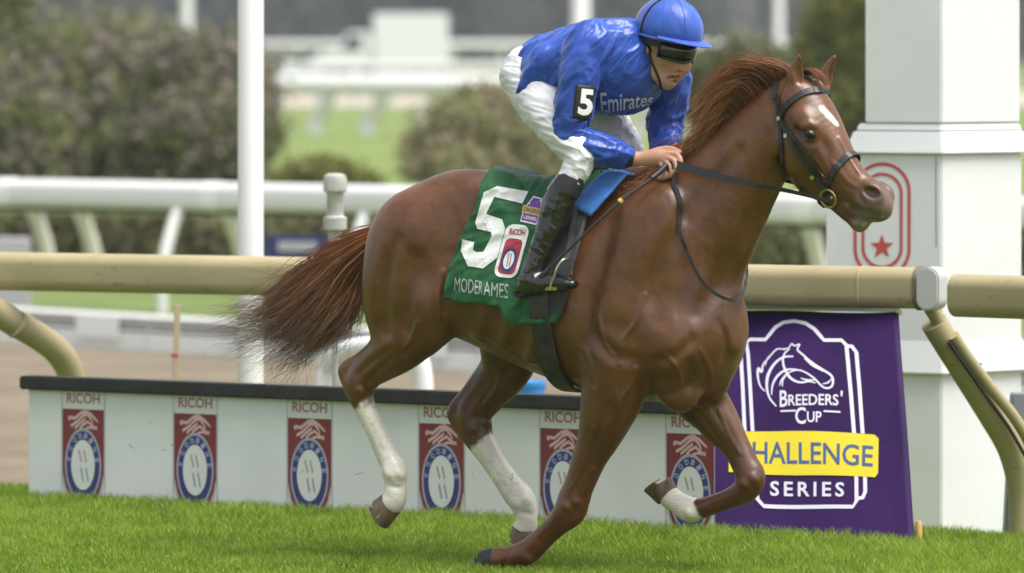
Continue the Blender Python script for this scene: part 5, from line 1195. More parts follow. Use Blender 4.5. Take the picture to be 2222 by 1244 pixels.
for q_ in (tr2-bll, brr-bll+Vector((-.01, -.01, .03))): MB().lathe([(.008, -.004), (.014, -.004), (.014, .004), (.008, .004)], q_, 12, (0, -1, 0)).build('eyelet', M_buckle, ban)
# ------------------------------------------------------------------ TAN RUNNING RAIL
M_tan = mat('tan_rail_plastic', (.44, .37, .20), .55, spec=.3); c_ = vary(M_tan, (.335, .285, .16), (.41, .35, .205), 2.4, 6, stretch=(.4, 1, 1)); sc = noise_tex(M_tan, 30, 3, stretch=(.12, 1, 1))
L(M_tan, mixc(M_tan, ramp(M_tan, sc.outputs[0], [(.62, (0, 0, 0)), (.70, (.6,)*3)]).outputs[0], c_, (.26, .21, .12)), bsdf(M_tan).inputs['Base Color'])
M_joint = mat('rail_joint_grey', (.5, .5, .49), .5)
def pole_between(name, a, b, r, m, parent, n=24, rim=.014):
    d = (b-a); ln = d.length; pr = [(r-rim, 0), (r-.003, .004), (r, .014), (r, ln-.014), (r-.003, ln-.004), (r-rim, ln)]
    return MB().lathe(pr, a, n, d).build(name, m, parent, smooth=True)
def rail_between(name, a, b, hh, hd, m, parent):
    d = (b-a).normalized(); o = Vector((-d.y, d.x, 0)).normalized(); o = o if o.y > 0 else -o; u = d.cross(o); u = u if u.z > 0 else -u; ln = (b-a).length
    poly = rrect(-hd, -hh, hd, hh, hd*.86, 8, hh*.62); inner = rrect(-hd*.8, -hh*.84, hd*.8, hh*.84, hd*.68, 8, hh*.5); n = len(poly); V = []; F = []
    for P_, t_ in ((inner, 0), (poly, .012), (poly, ln-.012), (inner, ln)): V += [a+d*t_+o*x+u*y for x, y in P_]
    for r_ in range(3):
        for i in range(n): F.append((r_*n+i, r_*n+(i+1) % n, (r_+1)*n+(i+1) % n, (r_+1)*n+i))
    F += [tuple(range(n))[::-1], tuple(3*n+i for i in range(n))]
    return MB().add(V, F).build(name, m, parent, smooth=True)
def rail_leg(root, top, out, down, m, r=.05, groove=True):
    """gooseneck leg: leaves the rail outwards and bends down into the ground"""
    pts = [top, top+out*.12+Vector((0, 0, -.10)), top+out*.30+Vector((0, 0, -.26)), top+out*.48+Vector((0, 0, -.42)), top+out*.62+Vector((0, 0, -.58)), top+out*.68+Vector((0, 0, -.76)), top+out*.70+Vector((0, 0, -down))]
    C_ = catmull(np.array(pts), 5); lg = MB().tube(C_, [r*.85]*4+[r]*(len(C_)-4), 16).build('leg', m, root, smooth=True)
    if groove: MB().tube([Vector(p)+Vector((.028, -.03, .028)) for p in C_[5:24]], .008, 6).build('leg_seam', M_bar, lg); MB().tube([C_[8]+np.array((math.cos(a)*.056, math.sin(a)*.03, math.sin(a)*.056)) for a in np.linspace(0, 6.28, 16)[:-1]], .006, 6, closed=True).build('clamp', M_bar, lg)
    return lg
ra, rb = P(-420, 581, 28.0), P(2003, 625.5, 25.28); rd = (rb-ra).normalized(); ro = Vector((-rd.y, rd.x, 0)).normalized()
if ro.y < 0: ro = -ro
rail = empty('running_rail', Vector((ra.x, ra.y, 0)), 0, label='long tan tubular running rail behind the horse ending beside the white post', cat='rail'); o_ = Vector((ra.x, ra.y, 0))
rail_between('rail_tube', ra-o_, rb-o_, .0915, .072, M_tan, rail)
rail_between('sleeve_ring', rb-o_-rd*.30, rb-o_-rd*.27, .0945, .075, M_tan, rail)
rail_between('end_collar', rb-o_-rd*.03, rb-o_+rd*.004, .098, .078, mat('collar_brown', (.16, .13, .08), .6), rail)
jc = rb-o_+rd*.045; mbx = MB().prism(rrect(-.055, -.095, .055, .095, .05, 6), lambda x, y, d: jc+rd*(x+.01)+Vector((0, 0, y))+ro*d-ro*.03, -.055, .055); mbx.build('joint_cap', M_joint, rail, bevel=.008)
def path_leg(root, o0, pts, m, r, name='leg'): return MB().tube(catmull(np.array([P(*q)-o0 for q in pts]), 6), r, 18).build(name, m, root, smooth=True)
pth = [(2026, 700, 25.35), (2058, 752, 25.40), (2104, 825, 25.5), (2152, 902, 25.6), (2192, 972, 25.68), (2213, 1045, 25.72), (2219, 1110, 25.73), (2220, 1185, 25.73)]
path_leg(rail, o_, [(2010, 650, 25.3), (2030, 685, 25.33), (2056, 728, 25.37)], M_tan, .034, 'leg_socket')
lg_ = path_leg(rail, o_, pth, M_tan, .060); seam = path_leg(rail, o_, [(2068, 728, 25.33), (2100, 775, 25.38), (2150, 842, 25.46), (2200, 905, 25.54), (2250, 985, 25.6)], M_tan, .026, 'brace'); path_leg(rail, o_, [(2058, 742, 25.31), (2094, 794, 25.36), (2143, 864, 25.44), (2190, 930, 25.52), (2236, 1010, 25.58)], M_bar, .008, 'leg_seam')
for a_ in ((2100, 805, 25.5),): c3 = P(*a_)-o_; MB().tube([c3+Vector((math.cos(q)*.058, -abs(math.sin(q))*.0-.04*math.sin(q), math.sin(q)*.0+.030*math.cos(q)+.0)) for q in np.linspace(0, 6.28, 18)[:-1]], .006, 6, closed=True).build('clamp', M_bar, rail)
path_leg(rail, o_, [(-95, 610, 27.3), (-40, 655, 27.35), (20, 694, 27.45), (80, 728, 27.55), (126, 764, 27.65), (152, 806, 27.72), (162, 860, 27.75), (163, 960, 27.75)], M_tan, .066); MB().lathe([(.064, 0), (.069, .003), (.069, .016), (.064, .019)], P(33, 702, 27.45)-o_, 20, P(80, 728, 27.55)-P(20, 694, 27.45)).build('leg_ring', M_tan, rail, smooth=True)
r2a, r2b = P(2072, 641, 24.62), P(2900, 668, 23.4)
rail2 = empty('running_rail', Vector((r2a.x, r2a.y, 0)), 0, label='short tan rail section entering at the right edge before the white post', cat='rail', group='tan running rail sections'); rail['group'] = 'tan running rail sections'
o2 = Vector((r2a.x, r2a.y, 0)); rail_between('rail_tube', r2a-o2, r2b-o2, .0915, .072, M_tan, rail2); 
q_ = r2a.lerp(r2b, .75)-o2; rail_leg(rail2, q_, ro, 1.1, M_tan)
# ------------------------------------------------------------------ WINNING POST
M_post = mat('post_white', (.72, .73, .74), .55); c_ = vary(M_post, (.68, .685, .69), (.75, .755, .76), 1.2, 5); sc = noise_tex(M_post, 2.2, 7, .7, stretch=(1, 1, .35)); L(M_post, mixc(M_post, ramp(M_post, sc.outputs[0], [(.60, (0, 0, 0)), (.75, (.35,)*3)]).outputs[0], c_, (.46, .45, .42)), bsdf(M_post).inputs['Base Color'])
M_slate0 = mat('seam_grey', (.30, .31, .32), .7); M_clip = mat('clipping', (.20, .24, .06), .7)
Yp = 26.9; sc_ = Yp/FPX
def post_prism(mb, foot, z0, z1, foot1=None):
    f1 = foot1 or foot; n = len(foot); V = [(x, y, z0) for x, y in foot]+[(x, y, z1) for x, y in f1]; mb.add(V, [tuple(range(n-1, -1, -1)), tuple(range(n, 2*n))]+[(i, (i+1) % n, (i+1) % n+n, i+n) for i in range(n)]); return mb
def zc(py): return CH-(py-HY)*sc_
K = np.array([(2043-1111)*sc_, Yp])                               # the near vertical edge
dl = np.array([-.90, .436]); dr_ = np.array([.78, .626])       # the two faces run back left and back right
def foot(L1, L2, g=0): a = K+(-dl-dr_)*0; p0 = K-(dl+dr_)*g; p1 = p0+dl*(L1+2*g); p3 = p0+dr_*(L2+2*g); p2 = p1+dr_*(L2+2*g); return [tuple(p0), tuple(p3), tuple(p2), tuple(p1)]
def face_len(px, d): k = (px-1111)/FPX; return (k*K[1]-K[0])/(d[0]-k*d[1])
sL, sR, pL, pR = face_len(1876, dl), face_len(2214, dr_), face_len(1791, dl), face_len(2218, dr_)
pc_ = Vector((K[0], K[1]+.3, -.42)); post = empty('winning_post', pc_, 0, label='tall square white winning post with red star emblem on its base', cat='post')
def pp(name, L1, L2, y0, y1, g0=0, g1=None):
    mb = post_prism(MB(), [(x-pc_.x, y-pc_.y) for x, y in foot(L1, L2, g0)], y0-pc_.z, y1-pc_.z, [(x-pc_.x, y-pc_.y) for x, y in foot(L1, L2, g0 if g1 is None else g1)]); return mb.build(name, M_post, post, bevel=.006)
pp('pedestal', pL, pR, -.42, zc(335)); mL = face_len(1855, dl)
pp('moulding', mL, pR, zc(335)+.001, zc(286), .032, .006); pp('bevel', mL-.01, pR-.004, zc(286)+.001, zc(269), .004, -.004)
pp('shaft', sL, sR, zc(268), 3.3); pp('plinth', pL, pR, zc(812), zc(740), .040, .002)
M_emb = mat('emblem_red', (.52, .075, .07), .5)
def emb_fn(off):
    nrm = np.array([dl[1], -dl[0]]); nrm = nrm if nrm[1] < 0 else -nrm
    def fn(P2):
        t_ = np.array([face_len(px, dl) for px in P2[:, 0]]); xy = K+dl*t_[:, None]; z = CH-(P2[:, 1]-HY)*xy[:, 1]/FPX; xy = xy+nrm*off; return np.stack([xy[:, 0]-pc_.x, xy[:, 1]-pc_.y, z-pc_.z], 1)
    return fn
def track(x0, x1, y0, y1, r): return [(x0, y1)]+[(x0, y0+r)]+arc((x0+x1)/2, y0+r, (x1-x0)/2, 180, 0, 18, r)+[(x1, y1)]
st_ = [(1914+27*math.sin(math.radians(36*k))*(1 if k % 2 == 0 else .40), 536-28*math.cos(math.radians(36*k))*(1 if k % 2 == 0 else .40)) for k in range(10)]
def oval(x0, x1, y0, y1): cx = (x0+x1)/2; r = (x1-x0)/2; return arc(cx, y0+r, r, 180, 0, 18)+arc(cx, y1-r, r, 0, -180, 18)
imprint('emblem', join2(stroke(oval(1856, 1973, 356, 600), 7, True), stroke(oval(1873, 1956, 378, 580), 6.5, True), poly_mesh(st_), stroke([(1938, 425), (1928, 470)], 6), stroke([(1900, 425), (1908, 470)], 6)), emb_fn(.003), M_emb, post, 12)
imprint('seam', stroke([(2031, 340), (2031, 420), (2032, 536)], 2.5), emb_fn(.002), M_slate0, post, 30)
bits = MB()
for k in range(26):
    x, y, d_ = (random.uniform(780, 1180), random.uniform(1000, 1190), random.uniform(22.6, 24.2)) if k > 5 else (random.uniform(250, 700), random.uniform(900, 1060), random.uniform(24, 25.5))
    c3 = P(x, y, d_); v_ = Vector((random.gauss(0, 1), random.gauss(0, .4), random.gauss(0, 1))).normalized()*random.uniform(.008, .022); w_ = v_.cross(Vector((0, 1, .2))).normalized()*.0014; bits.add([c3-v_-w_, c3-v_+w_, c3+v_*.2+w_+Vector((0, .003, .002)), c3+v_, c3+v_*.2-w_+Vector((0, .003, .002))], [(0, 1, 2, 4), (2, 3, 4)])
bits.build('flying_grass_clippings', M_clip, None, kind='stuff')
# ------------------------------------------------------------------ small things by the rail
M_wp = mat('white_painted_pole', (.74, .74, .73), .5); vary(M_wp, (.70, .70, .69), (.77, .77, .76), 3, stretch=(1, 1, .2))
q_ = P(544, 900, 27.9); fp = empty('white_pole', Vector((q_.x, q_.y, -.2)), 0, label='tall white round pole standing behind the tan rail on the left', cat='pole')
MB().lathe([(.062, 0), (.0625, .02), (.0625, 3.0), (.0605, 3.004), (.0605, 4.2), (.05, 4.22)], (0, 0, 0), 28).build('shaft', M_wp, fp, smooth=True); MB().lathe([(.09, 0), (.09, .03), (.07, .06)], (0, 0, 0), 24).build('base_collar', M_wp, fp, smooth=True)
M_pvc = mat('pvc_grey', (.40, .40, .36), .55); vary(M_pvc, (.33, .33, .295), (.46, .46, .42), 12); M_galv = mat('galvanised', (.42, .44, .46), .45, .6)
Yq = 28.2; s_ = Yq/FPX; q_ = P(727, 400, Yq); st = empty('standpipe', Vector((q_.x, q_.y, -.42)), 0, label='grey capped standpipe rising above the tan rail behind the tail', cat='standpipe'); zz = lambda py: CH-(py-HY)*s_+.42
MB().lathe([(.042, zz(492)), (.047, zz(490)), (.047, zz(470)), (.042, zz(468)), (.041, zz(420)), (.044, zz(418)), (.058, zz(414)), (.058, zz(390)), (.052, zz(381)), (.034, zz(377)), (.004, zz(376))][::1], (0, 0, 0), 24).build('cap', M_pvc, st, smooth=True)
MB().lathe([(.048, zz(500)), (.058, zz(498)), (.058, zz(472)), (.048, zz(470))], (0, 0, 0), 24).build('coupling', M_pvc, st, smooth=True)
MB().lathe([(.034, zz(525)), (.034, zz(498))], (0, 0, 0), 20).build('nipple', M_pvc, st, smooth=True); MB().lathe([(.014, 0), (.014, zz(520))], (0, 0, 0), 14).build('pipe', M_galv, st, smooth=True)
M_stake = mat('stake_wood', (.52, .40, .27), .7); vary(M_stake, (.46, .35, .23), (.58, .46, .33), 8, stretch=(1, 1, .1))
q_ = P(379, 800, 28.6); sk2 = empty('wooden_stake', Vector((q_.x, q_.y, -.42)), 0, label='thin pale wooden stake with red band standing in the dirt', cat='stake'); zs = CH-(662-HY)*28.6/FPX+.42
MB().box((0, 0, zs/2), (.030, .022, zs), Matrix.Rotation(math.radians(1.2), 3, 'Y')).build('stick', M_stake, sk2, bevel=.003); zr = CH-(771-HY)*28.6/FPX+.42
MB().box((.0, 0, zr), (.036, .028, .016)).build('red_band', mat('tape_red', (.5, .06, .07), .6), sk2)
q_ = P(1152, 843, 30.5); bkt = empty('ball', Vector((q_.x, q_.y, -.42+.11)), 0, label='bright blue rubber ball behind the board under the horse belly', cat='ball')
zq_ = CH-(843-HY)*30.5/FPX+.42-.11
M_ball = mat('ball_blue', (.03, .22, .55), .45); vary(M_ball, (.025, .19, .50), (.04, .26, .62), 6)
bkt.name = 'bucket'; bkt['label'] = 'bright blue plastic bucket behind the board under the horse belly'; bkt['category'] = 'bucket'; bkt.location.z = -.42; zt = CH-(826-HY)*30.5/FPX+.42
MB().lathe([(.05, 0), (.06, .01), (.075, zt-.03), (.08, zt-.03), (.08, zt-.005), (.074, zt), (.066, zt-.01), (.055, .04)], (0, 0, 0), 24).build('pail', M_ball, bkt, smooth=True)
MB().tube([(.078*math.cos(a), 0, zt-.03-.05*math.sin(a)) for a in np.linspace(0, math.pi, 14)], .004, 6).build('handle', M_galv, bkt)
q_ = P(1994, 1140, 24.3); pg = MB().lathe([(.006, -.08), (.014, -.02), (.014, .10), (.010, .11)], (0, 0, 0), 10).build('tent_peg', mat('peg_orange', (.62, .36, .14), .6), None, (q_.x, q_.y, 0), smooth=True); tag(pg, 'small orange peg in the turf at the banner corner', 'peg')
M_slate = mat('grey_steel', (.20, .22, .25), .5, .2); q_ = P(2210, 1150, 25.9)
pb = MB().add([(-.085, -.05, -.45), (.2, -.05, -.45), (.2, .1, -.45), (-.085, .1, -.45), (-.03, -.05, 0.55), (.2, -.05, .55), (.2, .1, .55), (-.03, .1, .55)], [(0, 3, 2, 1), (4, 5, 6, 7), (0, 1, 5, 4), (1, 2, 6, 5), (2, 3, 7, 6), (3, 0, 4, 7)]).build('steel_block', M_slate, None, (q_.x, q_.y, 0), bevel=.006); tag(pb, 'blue grey steel block at the right edge beside the winning post', 'steel block')
# white gooseneck hoop behind the board
Yh = 31.5; hp_ = [P(712, 960, Yh), P(706, 850, Yh), P(714, 800, Yh), P(738, 768, Yh-.1), P(775, 755, Yh-.2), P(815, 752, Yh-.3), P(870, 752, Yh-.5), P(905, 775, Yh-.5), P(918, 830, Yh-.5), P(920, 960, Yh-.5)]
hoop = empty('white_hoop', (hp_[0].x, hp_[0].y, -.42), 0, label='thick white bent pipe hoop behind the board near the hind leg', cat='hoop')
MB().tube(catmull(np.array([p-hoop.location for p in hp_]), 6), .055, 18).build('pipe', M_wp, hoop, smooth=True)
# ------------------------------------------------------------------ ALUMINIUM KERB RAIL
M_alu = mat('aluminium', (.86, .86, .85), .45, 0); M_slot_shade = mat('slot_shade_dark', (.10, .11, .12), .7)
kr = empty('guard_rail', (k0.x, k0.y, -.345), math.atan2(ka.y, ka.x), label='low ribbed aluminium guard rail along the far edge of the dirt', cat='guard rail')
prof = [(0, -.08), (-.05, -.08), (-.05, .075), (-.02, .08), (-.02, .10), (-.045, .105), (-.045, .125), (-.02, .13), (-.012, .155), (-.06, .165), (-.075, .20), (-.06, .225), (0, .225)]
def kprof(x0, x1, pf, name, m, par, yo=0): return MB().prism([(y, z) for y, z in pf], lambda y, z, d: Vector((d, y+yo, z)), x0, x1).build(name, m, par, bevel=.003)
x_ = -14.0
while x_ < 22: kprof(x_, x_+3.98, prof, 'rail_section', M_alu, kr); MB().box((x_+2, .03, .12), (3.98, .02, .2)).build('back_plate', M_slot_shade, kr); [MB().box((x_+2, -.018, z_), (3.96, .016, .022)).build('slot_shade', M_slot_shade, kr) for z_ in (.09, .142)]; x_ += 4.0  # dark boxes imitate the shade inside the slots
for x_ in np.arange(-10.6, 20, 4.0): MB().box((x_, -.075, .09), (.55, .022, .15)).build('joint_plate', M_alu, kr, bevel=.004)
# ------------------------------------------------------------------ FAR WHITE RAILS
M_wr = mat('white_rail_plastic', (.72, .72, .72), .45); M_cream = mat('cream_leg', (.72, .70, .61), .5); M_under_shade = mat('rail_under_shade', (.09, .08, .07), .7)
def far_rail(name, a, b, r, gz, legs, side, label, grp, lm, lr=.045, under=True, mrail=None):
    d = (b-a).normalized(); o = Vector((-d.y, d.x, 0)).normalized(); o = o if o.y > 0 else -o; o = o*side; o0 = Vector((a.x, a.y, gz)); root = empty(name, o0, 0, label=label, cat='rail', group=grp)
    rail_between('rail_tube', a-o0, b-o0, r, r*.8, mrail or M_wr, root)
    if under: MB().tube([a-o0+Vector((0, .02, -r*1.06)), b-o0+Vector((0, .02, -r*1.06))], r*.30, 8).build('under_shade', M_under_shade, root)  # dark tube added as the shadow strip below the rail
    for t_ in legs:
        p = a.lerp(b, t_)-o0; h_ = p.z; pts = [p+Vector((0, 0, -r*.6)), p+o*.10+Vector((0, 0, -.22)), p+o*.22+Vector((0, 0, -.5)), p+o*.28+Vector((0, 0, -.75)), Vector((p.x, p.y, 0))+o*.28]
        MB().tube(catmull(np.array(pts), 4), lr, 12).build('leg', lm, root, smooth=True)
    return root
wa, wb = P(-600, 405, 57.5), P(2300, 464, 47.5)
def tpx(px, a, b):
    k = (px-1111)/FPX; return (k*a.y-a.x)/((b.x-a.x)-k*(b.y-a.y))
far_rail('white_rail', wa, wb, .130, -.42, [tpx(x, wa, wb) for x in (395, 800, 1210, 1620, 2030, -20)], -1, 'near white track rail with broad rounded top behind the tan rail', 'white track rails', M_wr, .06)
for x in (0, 446, 1730): q_ = wa.lerp(wb, tpx(x, wa, wb)); dd_ = (wb-wa).normalized(); q_ = q_-Vector((wa.x, wa.y, -.42)); rail_between('joint_sleeve', q_, q_+dd_*.2, .136, .110, mat('sleeve_white', (.82, .82, .82), .4), scene.objects['white_rail'])
ca, cb = P(-600, 430, 61.5), P(2300, 478, 51.5)
far_rail('white_rail', ca, cb, .10, -.42, [tpx(x, ca, cb) for x in (70, 172, 495, 905, 1330, 1750, -250)], 1, 'second track rail with cream curved legs just behind the white one', 'white track rails', M_cream, .08, False)
# ------------------------------------------------------------------ FOLIAGE
def leafy(n, blobs, size, c0, c1, brown=.0, cb=(.24, .205, .175), flat=.0):
    """leaf-sized faces through a set of overlapping lobes (centre, radii)"""
    bl_ = np.array([b[:6] for b in blobs], float); vol = bl_[:, 3]*bl_[:, 4]*bl_[:, 5]; i = rng.choice(len(bl_), n, p=vol/vol.sum())
    d = rng.normal(size=(n, 3)); d /= np.linalg.norm(d, axis=1)[:, None]; r = rng.random(n)**.5*(1+.30*np.abs(rng.normal(0, 1, n))*(rng.random(n) < .35))
    p = bl_[i, :3]+d*bl_[i, 3:]*r[:, None]; ns = fbm(p/np.mean(bl_[:, 3:])*2.2, 3); keep = ns > -.30; p, d, ns, i = p[keep], d[keep], ns[keep], i[keep]; n = len(p)
    a = rng.normal(size=(n, 3)); a = a*.8+d*.7; a /= np.linalg.norm(a, axis=1)[:, None]; t1 = np.cross(a, rng.normal(size=(n, 3))); t1 /= np.linalg.norm(t1, axis=1)[:, None]; t2 = np.cross(a, t1)
    s = size*rng.uniform(.5, 1.5, (n, 1)); V = np.stack([p-t1*s, p-t2*s*.55, p+t1*s, p+t2*s*.55], 1).reshape(-1, 3); F = np.arange(4*n).reshape(n, 4)
    m = np.clip(.5+ns*.5+.7*fbm(p/np.mean(bl_[:, 3:])*1.1+9, 2)+rng.normal(0, .12, n), 0, 1)[:, None]; c = np.array(c0)*(1-m)+np.array(c1)*m
    if brown: bm_ = ((fbm(p/np.mean(bl_[:, 3:])*1.3+40, 3)+rng.normal(0, .16, n) > .30-brown)[:, None])*(rng.random((n, 1)) < .8); c = np.where(bm_, np.array(cb)*rng.uniform(.6, 1.4, (n, 1)), c)
    return V, F, np.repeat(np.clip(c*1.2, 0, .6), 4, 0)
M_leaf = mat('foliage', rough=.7, spec=.15); a = N(M_leaf, 'ShaderNodeVertexColor', layer_name='leaf'); L(M_leaf, a.outputs[0], bsdf(M_leaf).inputs['Base Color'])
tr_ = N(M_leaf, 'ShaderNodeBsdfTranslucent'); L(M_leaf, a.outputs[0], tr_.inputs[0]); ms = N(M_leaf, 'ShaderNodeMixShader'); ms.inputs[0].default_value = .45
L(M_leaf, bsdf(M_leaf).outputs[0], ms.inputs[1]); L(M_leaf, tr_.outputs[0], ms.inputs[2]); L(M_leaf, ms.outputs[0], M_leaf.node_tree.nodes['Material Output'].inputs[0])
M_bark = mat('bark', (.13, .10, .075), .9); vary(M_bark, (.09, .07, .05), (.19, .15, .115), 7, stretch=(1, 1, .2), bumps=.5)
def bush(name, base, blobs, n, size, c0, c1, label, cat, group=None, brown=0, stems=5, cb=(.24, .205, .175)):
    root = empty(name, base, 0, label=label, cat=cat, group=group); V, F, c = leafy(int(n*2.4), blobs, size*.55, c0, c1, brown, cb)
    me = np_mesh('crown', V, F); set_color(me, 'leaf', np.hstack([c, np.ones((len(c), 1))])); link('crown', me, M_leaf, root)
    mb = MB()
    for k in range(stems):
        b = blobs[k % len(blobs)]; e = Vector(b[:3])+Vector((random.uniform(-.5, .5)*b[3], random.uniform(-.3, .3)*b[4], random.uniform(0, .5)*b[5])); s0 = Vector((random.uniform(-.15, .15), random.uniform(-.15, .15), -.05)); m_ = s0.lerp(e, .5)+Vector((random.uniform(-.2, .2), 0, .2)); R0 = .05*max(b[5], .6)
        mb.tube(catmull(np.array([s0, m_, e]), 4), np.linspace(R0, R0*.25, 9), 8)
    mb.build('trunk', M_bark, root, smooth=True); return root
def lob(base, Y, *px):
    """lobes given by photo pixel centre and pixel radii at depth Y (+ depth offset)"""
    out = []
    for x, y, rx, ry, dy in px: p = P(x, y, Y+dy)-Vector(base); s_ = (Y+dy)/FPX; out.append((p.x, p.y, p.z, rx*s_, rx*s_*.9, ry*s_))
    return out
GZ = -.42
def gb(px, Y): v = P(px, 80, Y); return Vector((v.x, v.y, GZ))
G0, G1 = (.085, .10, .045), (.25, .265, .11)
Yb = 84; b = gb(170, Yb); bush('bush', b, lob(b, Yb, (130, 190, 130, 130, 0), (60, 300, 110, 120, -1), (240, 130, 120, 95, 1), (330, 180, 90, 110, 0), (210, 300, 130, 110, 0), (-60, 260, 120, 150, 1)), 26000, .14, G0, G1, 'large dark olive shrub with bare brown twigs left of the white pole', 'shrub', 'shrubs in the infield', .27, 9)
Yb = 80; b = gb(430, Yb); bush('bush', b, lob(b, Yb, (400, 180, 95, 95, 0), (500, 210, 95, 110, 0), (455, 300, 120, 95, -1), (345, 300, 90, 95, 0), (540, 290, 62, 95, 0), (455, 120, 60, 45, 1)), 22000, .13, G0, (.14, .15, .05), 'brownish round shrub standing right behind the white pole', 'shrub', 'shrubs in the infield', .36, 9)
Yb = 95; b = gb(25, Yb); bush('bush', b, lob(b, Yb, (10, 40, 60, 60, 0), (-40, 90, 70, 80, 0), (20, 110, 50, 50, 0)), 8000, .16, (.07, .08, .03), (.17, .17, .06), 'yellow green treetop at the top left corner of the view', 'shrub', 'shrubs in the infield', 0, 4)
Yb = 74; b = gb(1040, Yb); bush('bush', b, lob(b, Yb, (1040, 300, 120, 80, 0), (1050, 245, 80, 55, 0), (960, 330, 80, 60, 0), (1120, 320, 100, 80, 0), (1000, 360, 110, 50, -.5), (1180, 370, 80, 45, 0)), 20000, .11, (.19, .19, .095), (.32, .315, .16), 'dry olive shrub behind the croup and the jockey', 'shrub', 'shrubs in the infield', .16, 7, (.26, .21, .15))
Yb = 70; b = gb(700, Yb); bush('bush', b, lob(b, Yb, (700, 380, 75, 34, 0), (640, 395, 60, 26, 0), (760, 395, 60, 26, 0)), 7000, .08, (.10, .11, .03), (.22, .21, .06), 'low yellow green shrub behind the standpipe', 'shrub', 'shrubs in the infield', 0, 4)
Yb = 92; b = gb(1800, Yb); bush('bush', b, lob(b, Yb, (1815, 120, 75, 120, 0), (1790, 230, 90, 80, 0), (1850, 60, 70, 90, 0), (1870, 190, 60, 100, 0)), 15000, .15, (.06, .075, .02), (.20, .20, .045), 'bushy yellow green tree between the ears and the winning post', 'tree', 'shrubs in the infield', .0, 6)
Yb = 100; b = gb(1600, Yb); bush('bush', b, lob(b, Yb, (1620, 150, 85, 60, 0), (1540, 190, 70, 60, 0), (1690, 200, 80, 70, 0), (1600, 220, 110, 55, 0)), 15000, .15, (.08, .095, .045), (.17, .18, .07), 'grey green shrub behind the flying mane', 'shrub', 'shrubs in the infield', .05, 5)
# clipped hedge seen under the white rail, one long plant mass behind the second rail
hd = (cb-ca); hb = []; 
for k in range(34):
    t_ = k/33; p = ca.lerp(cb, t_)+Vector((.4, 1.3, 0)); hb.append((p.x, p.y, .10+random.uniform(-.08, .06), .55, .35, .48))
V, F, c = leafy(30000, hb, .055, (.10, .11, .045), (.22, .215, .10), .18, (.20, .17, .12)); me = np_mesh('hedge', V, F); set_color(me, 'leaf', np.hstack([c, np.ones((len(c), 1))])); link('hedge', me, M_leaf, kind='stuff')
# strip of mown grass between the kerb and the rails
M_lawn = mat('mown_grass', (.17, .27, .03), .9); vary(M_lawn, (.10, .145, .03), (.14, .185, .045), 1.5, 6)
q = [k0-ka*60+kb*2.0, k0+ka*60+kb*2.0, k0+ka*60+kb*30, k0-ka*60+kb*30]; MB().add([(p.x, p.y, -.408) for p in q], [(0, 1, 2, 3)]).build('grass_verge', M_lawn, kind='structure')
# sign and box by the rails
M_sign = mat('sign_navy', (.022, .03, .14), .5); sg_p = P(650, 590, 50.5); sn = empty('course_sign', (sg_p.x, sg_p.y, -.42), math.radians(-30), label='navy blue low sign with pale panel behind the tail', cat='sign')
sx = 50.5/FPX; MB().box((0, 0, CH-(585-HY)*sx+.42), (170*sx, .05, 148*sx)).build('panel', M_sign, sn, bevel=.01); MB().box((.0, -.03, CH-(535-HY)*sx+.42), (100*sx, .01, 22*sx)).build('pale_strip', M_pgrey, sn)
for x in (-.25, .25): MB().box((x, .05, .15), (.05, .04, .5)).build('post', M_galv, sn)
bx_p = P(5, 600, 53.5); gbx = MB().box((0, 0, CH-(600-HY)*53.5/FPX+.42-.02), (.60, .5, 176*53.5/FPX)).build('utility_box', mat('box_lilac_grey', (.36, .35, .37), .6), None, (bx_p.x-.05, bx_p.y, -.42), bevel=.02); tag(gbx, 'plain grey utility box between the rails at the left edge', 'utility box')
# ------------------------------------------------------------------ FAR FIELD: rails, vehicles, poles, wood
def straight_rail(label, px0, px1, y0, y1, Y0_, Y1_, r, legs, gz, lr, grp='far white rails', lean=.35):
    a, b = P(px0, y0, Y0_), P(px1, y1, Y1_); o0 = Vector((a.x, a.y, gz)); root = empty('white_rail', o0, 0, label=label, cat='rail', group=grp); pole_between('rail_tube', a-o0, b-o0, r, M_wr, root)
    for px in legs:
        t_ = tpx(px, a, b); p = a.lerp(b, t_)-o0; MB().tube(catmull(np.array([p, p+Vector((-lean*.2, .1, -p.z*.35)), p+Vector((-lean, .3, -p.z*.7)), Vector((p.x-lean*1.2, p.y+.3, 0))]), 3), lr, 10).build('leg', M_wr, root, smooth=True)
    return root
Yf = 150
straight_rail('broad far white rail with curved legs above the green field', 560, 1900, 184, 190, 152, 146, .28, (715, 830, 945, 1060, 1300, 1420, 1540, 1660, 1780), GZ, .20)
straight_rail('thin farther white rail with upright posts before the parked truck', 560, 1900, 143, 146, 215, 208, .14, (610, 690, 770, 850, 935, 1020, 1110, 1330, 1560), GZ, .13, lean=0)
straight_rail('most distant white rail below the dark wood', 560, 1900, 98, 99, 335, 330, .22, (650, 760, 870, 980, 1090, 1300), GZ, .14, lean=0)
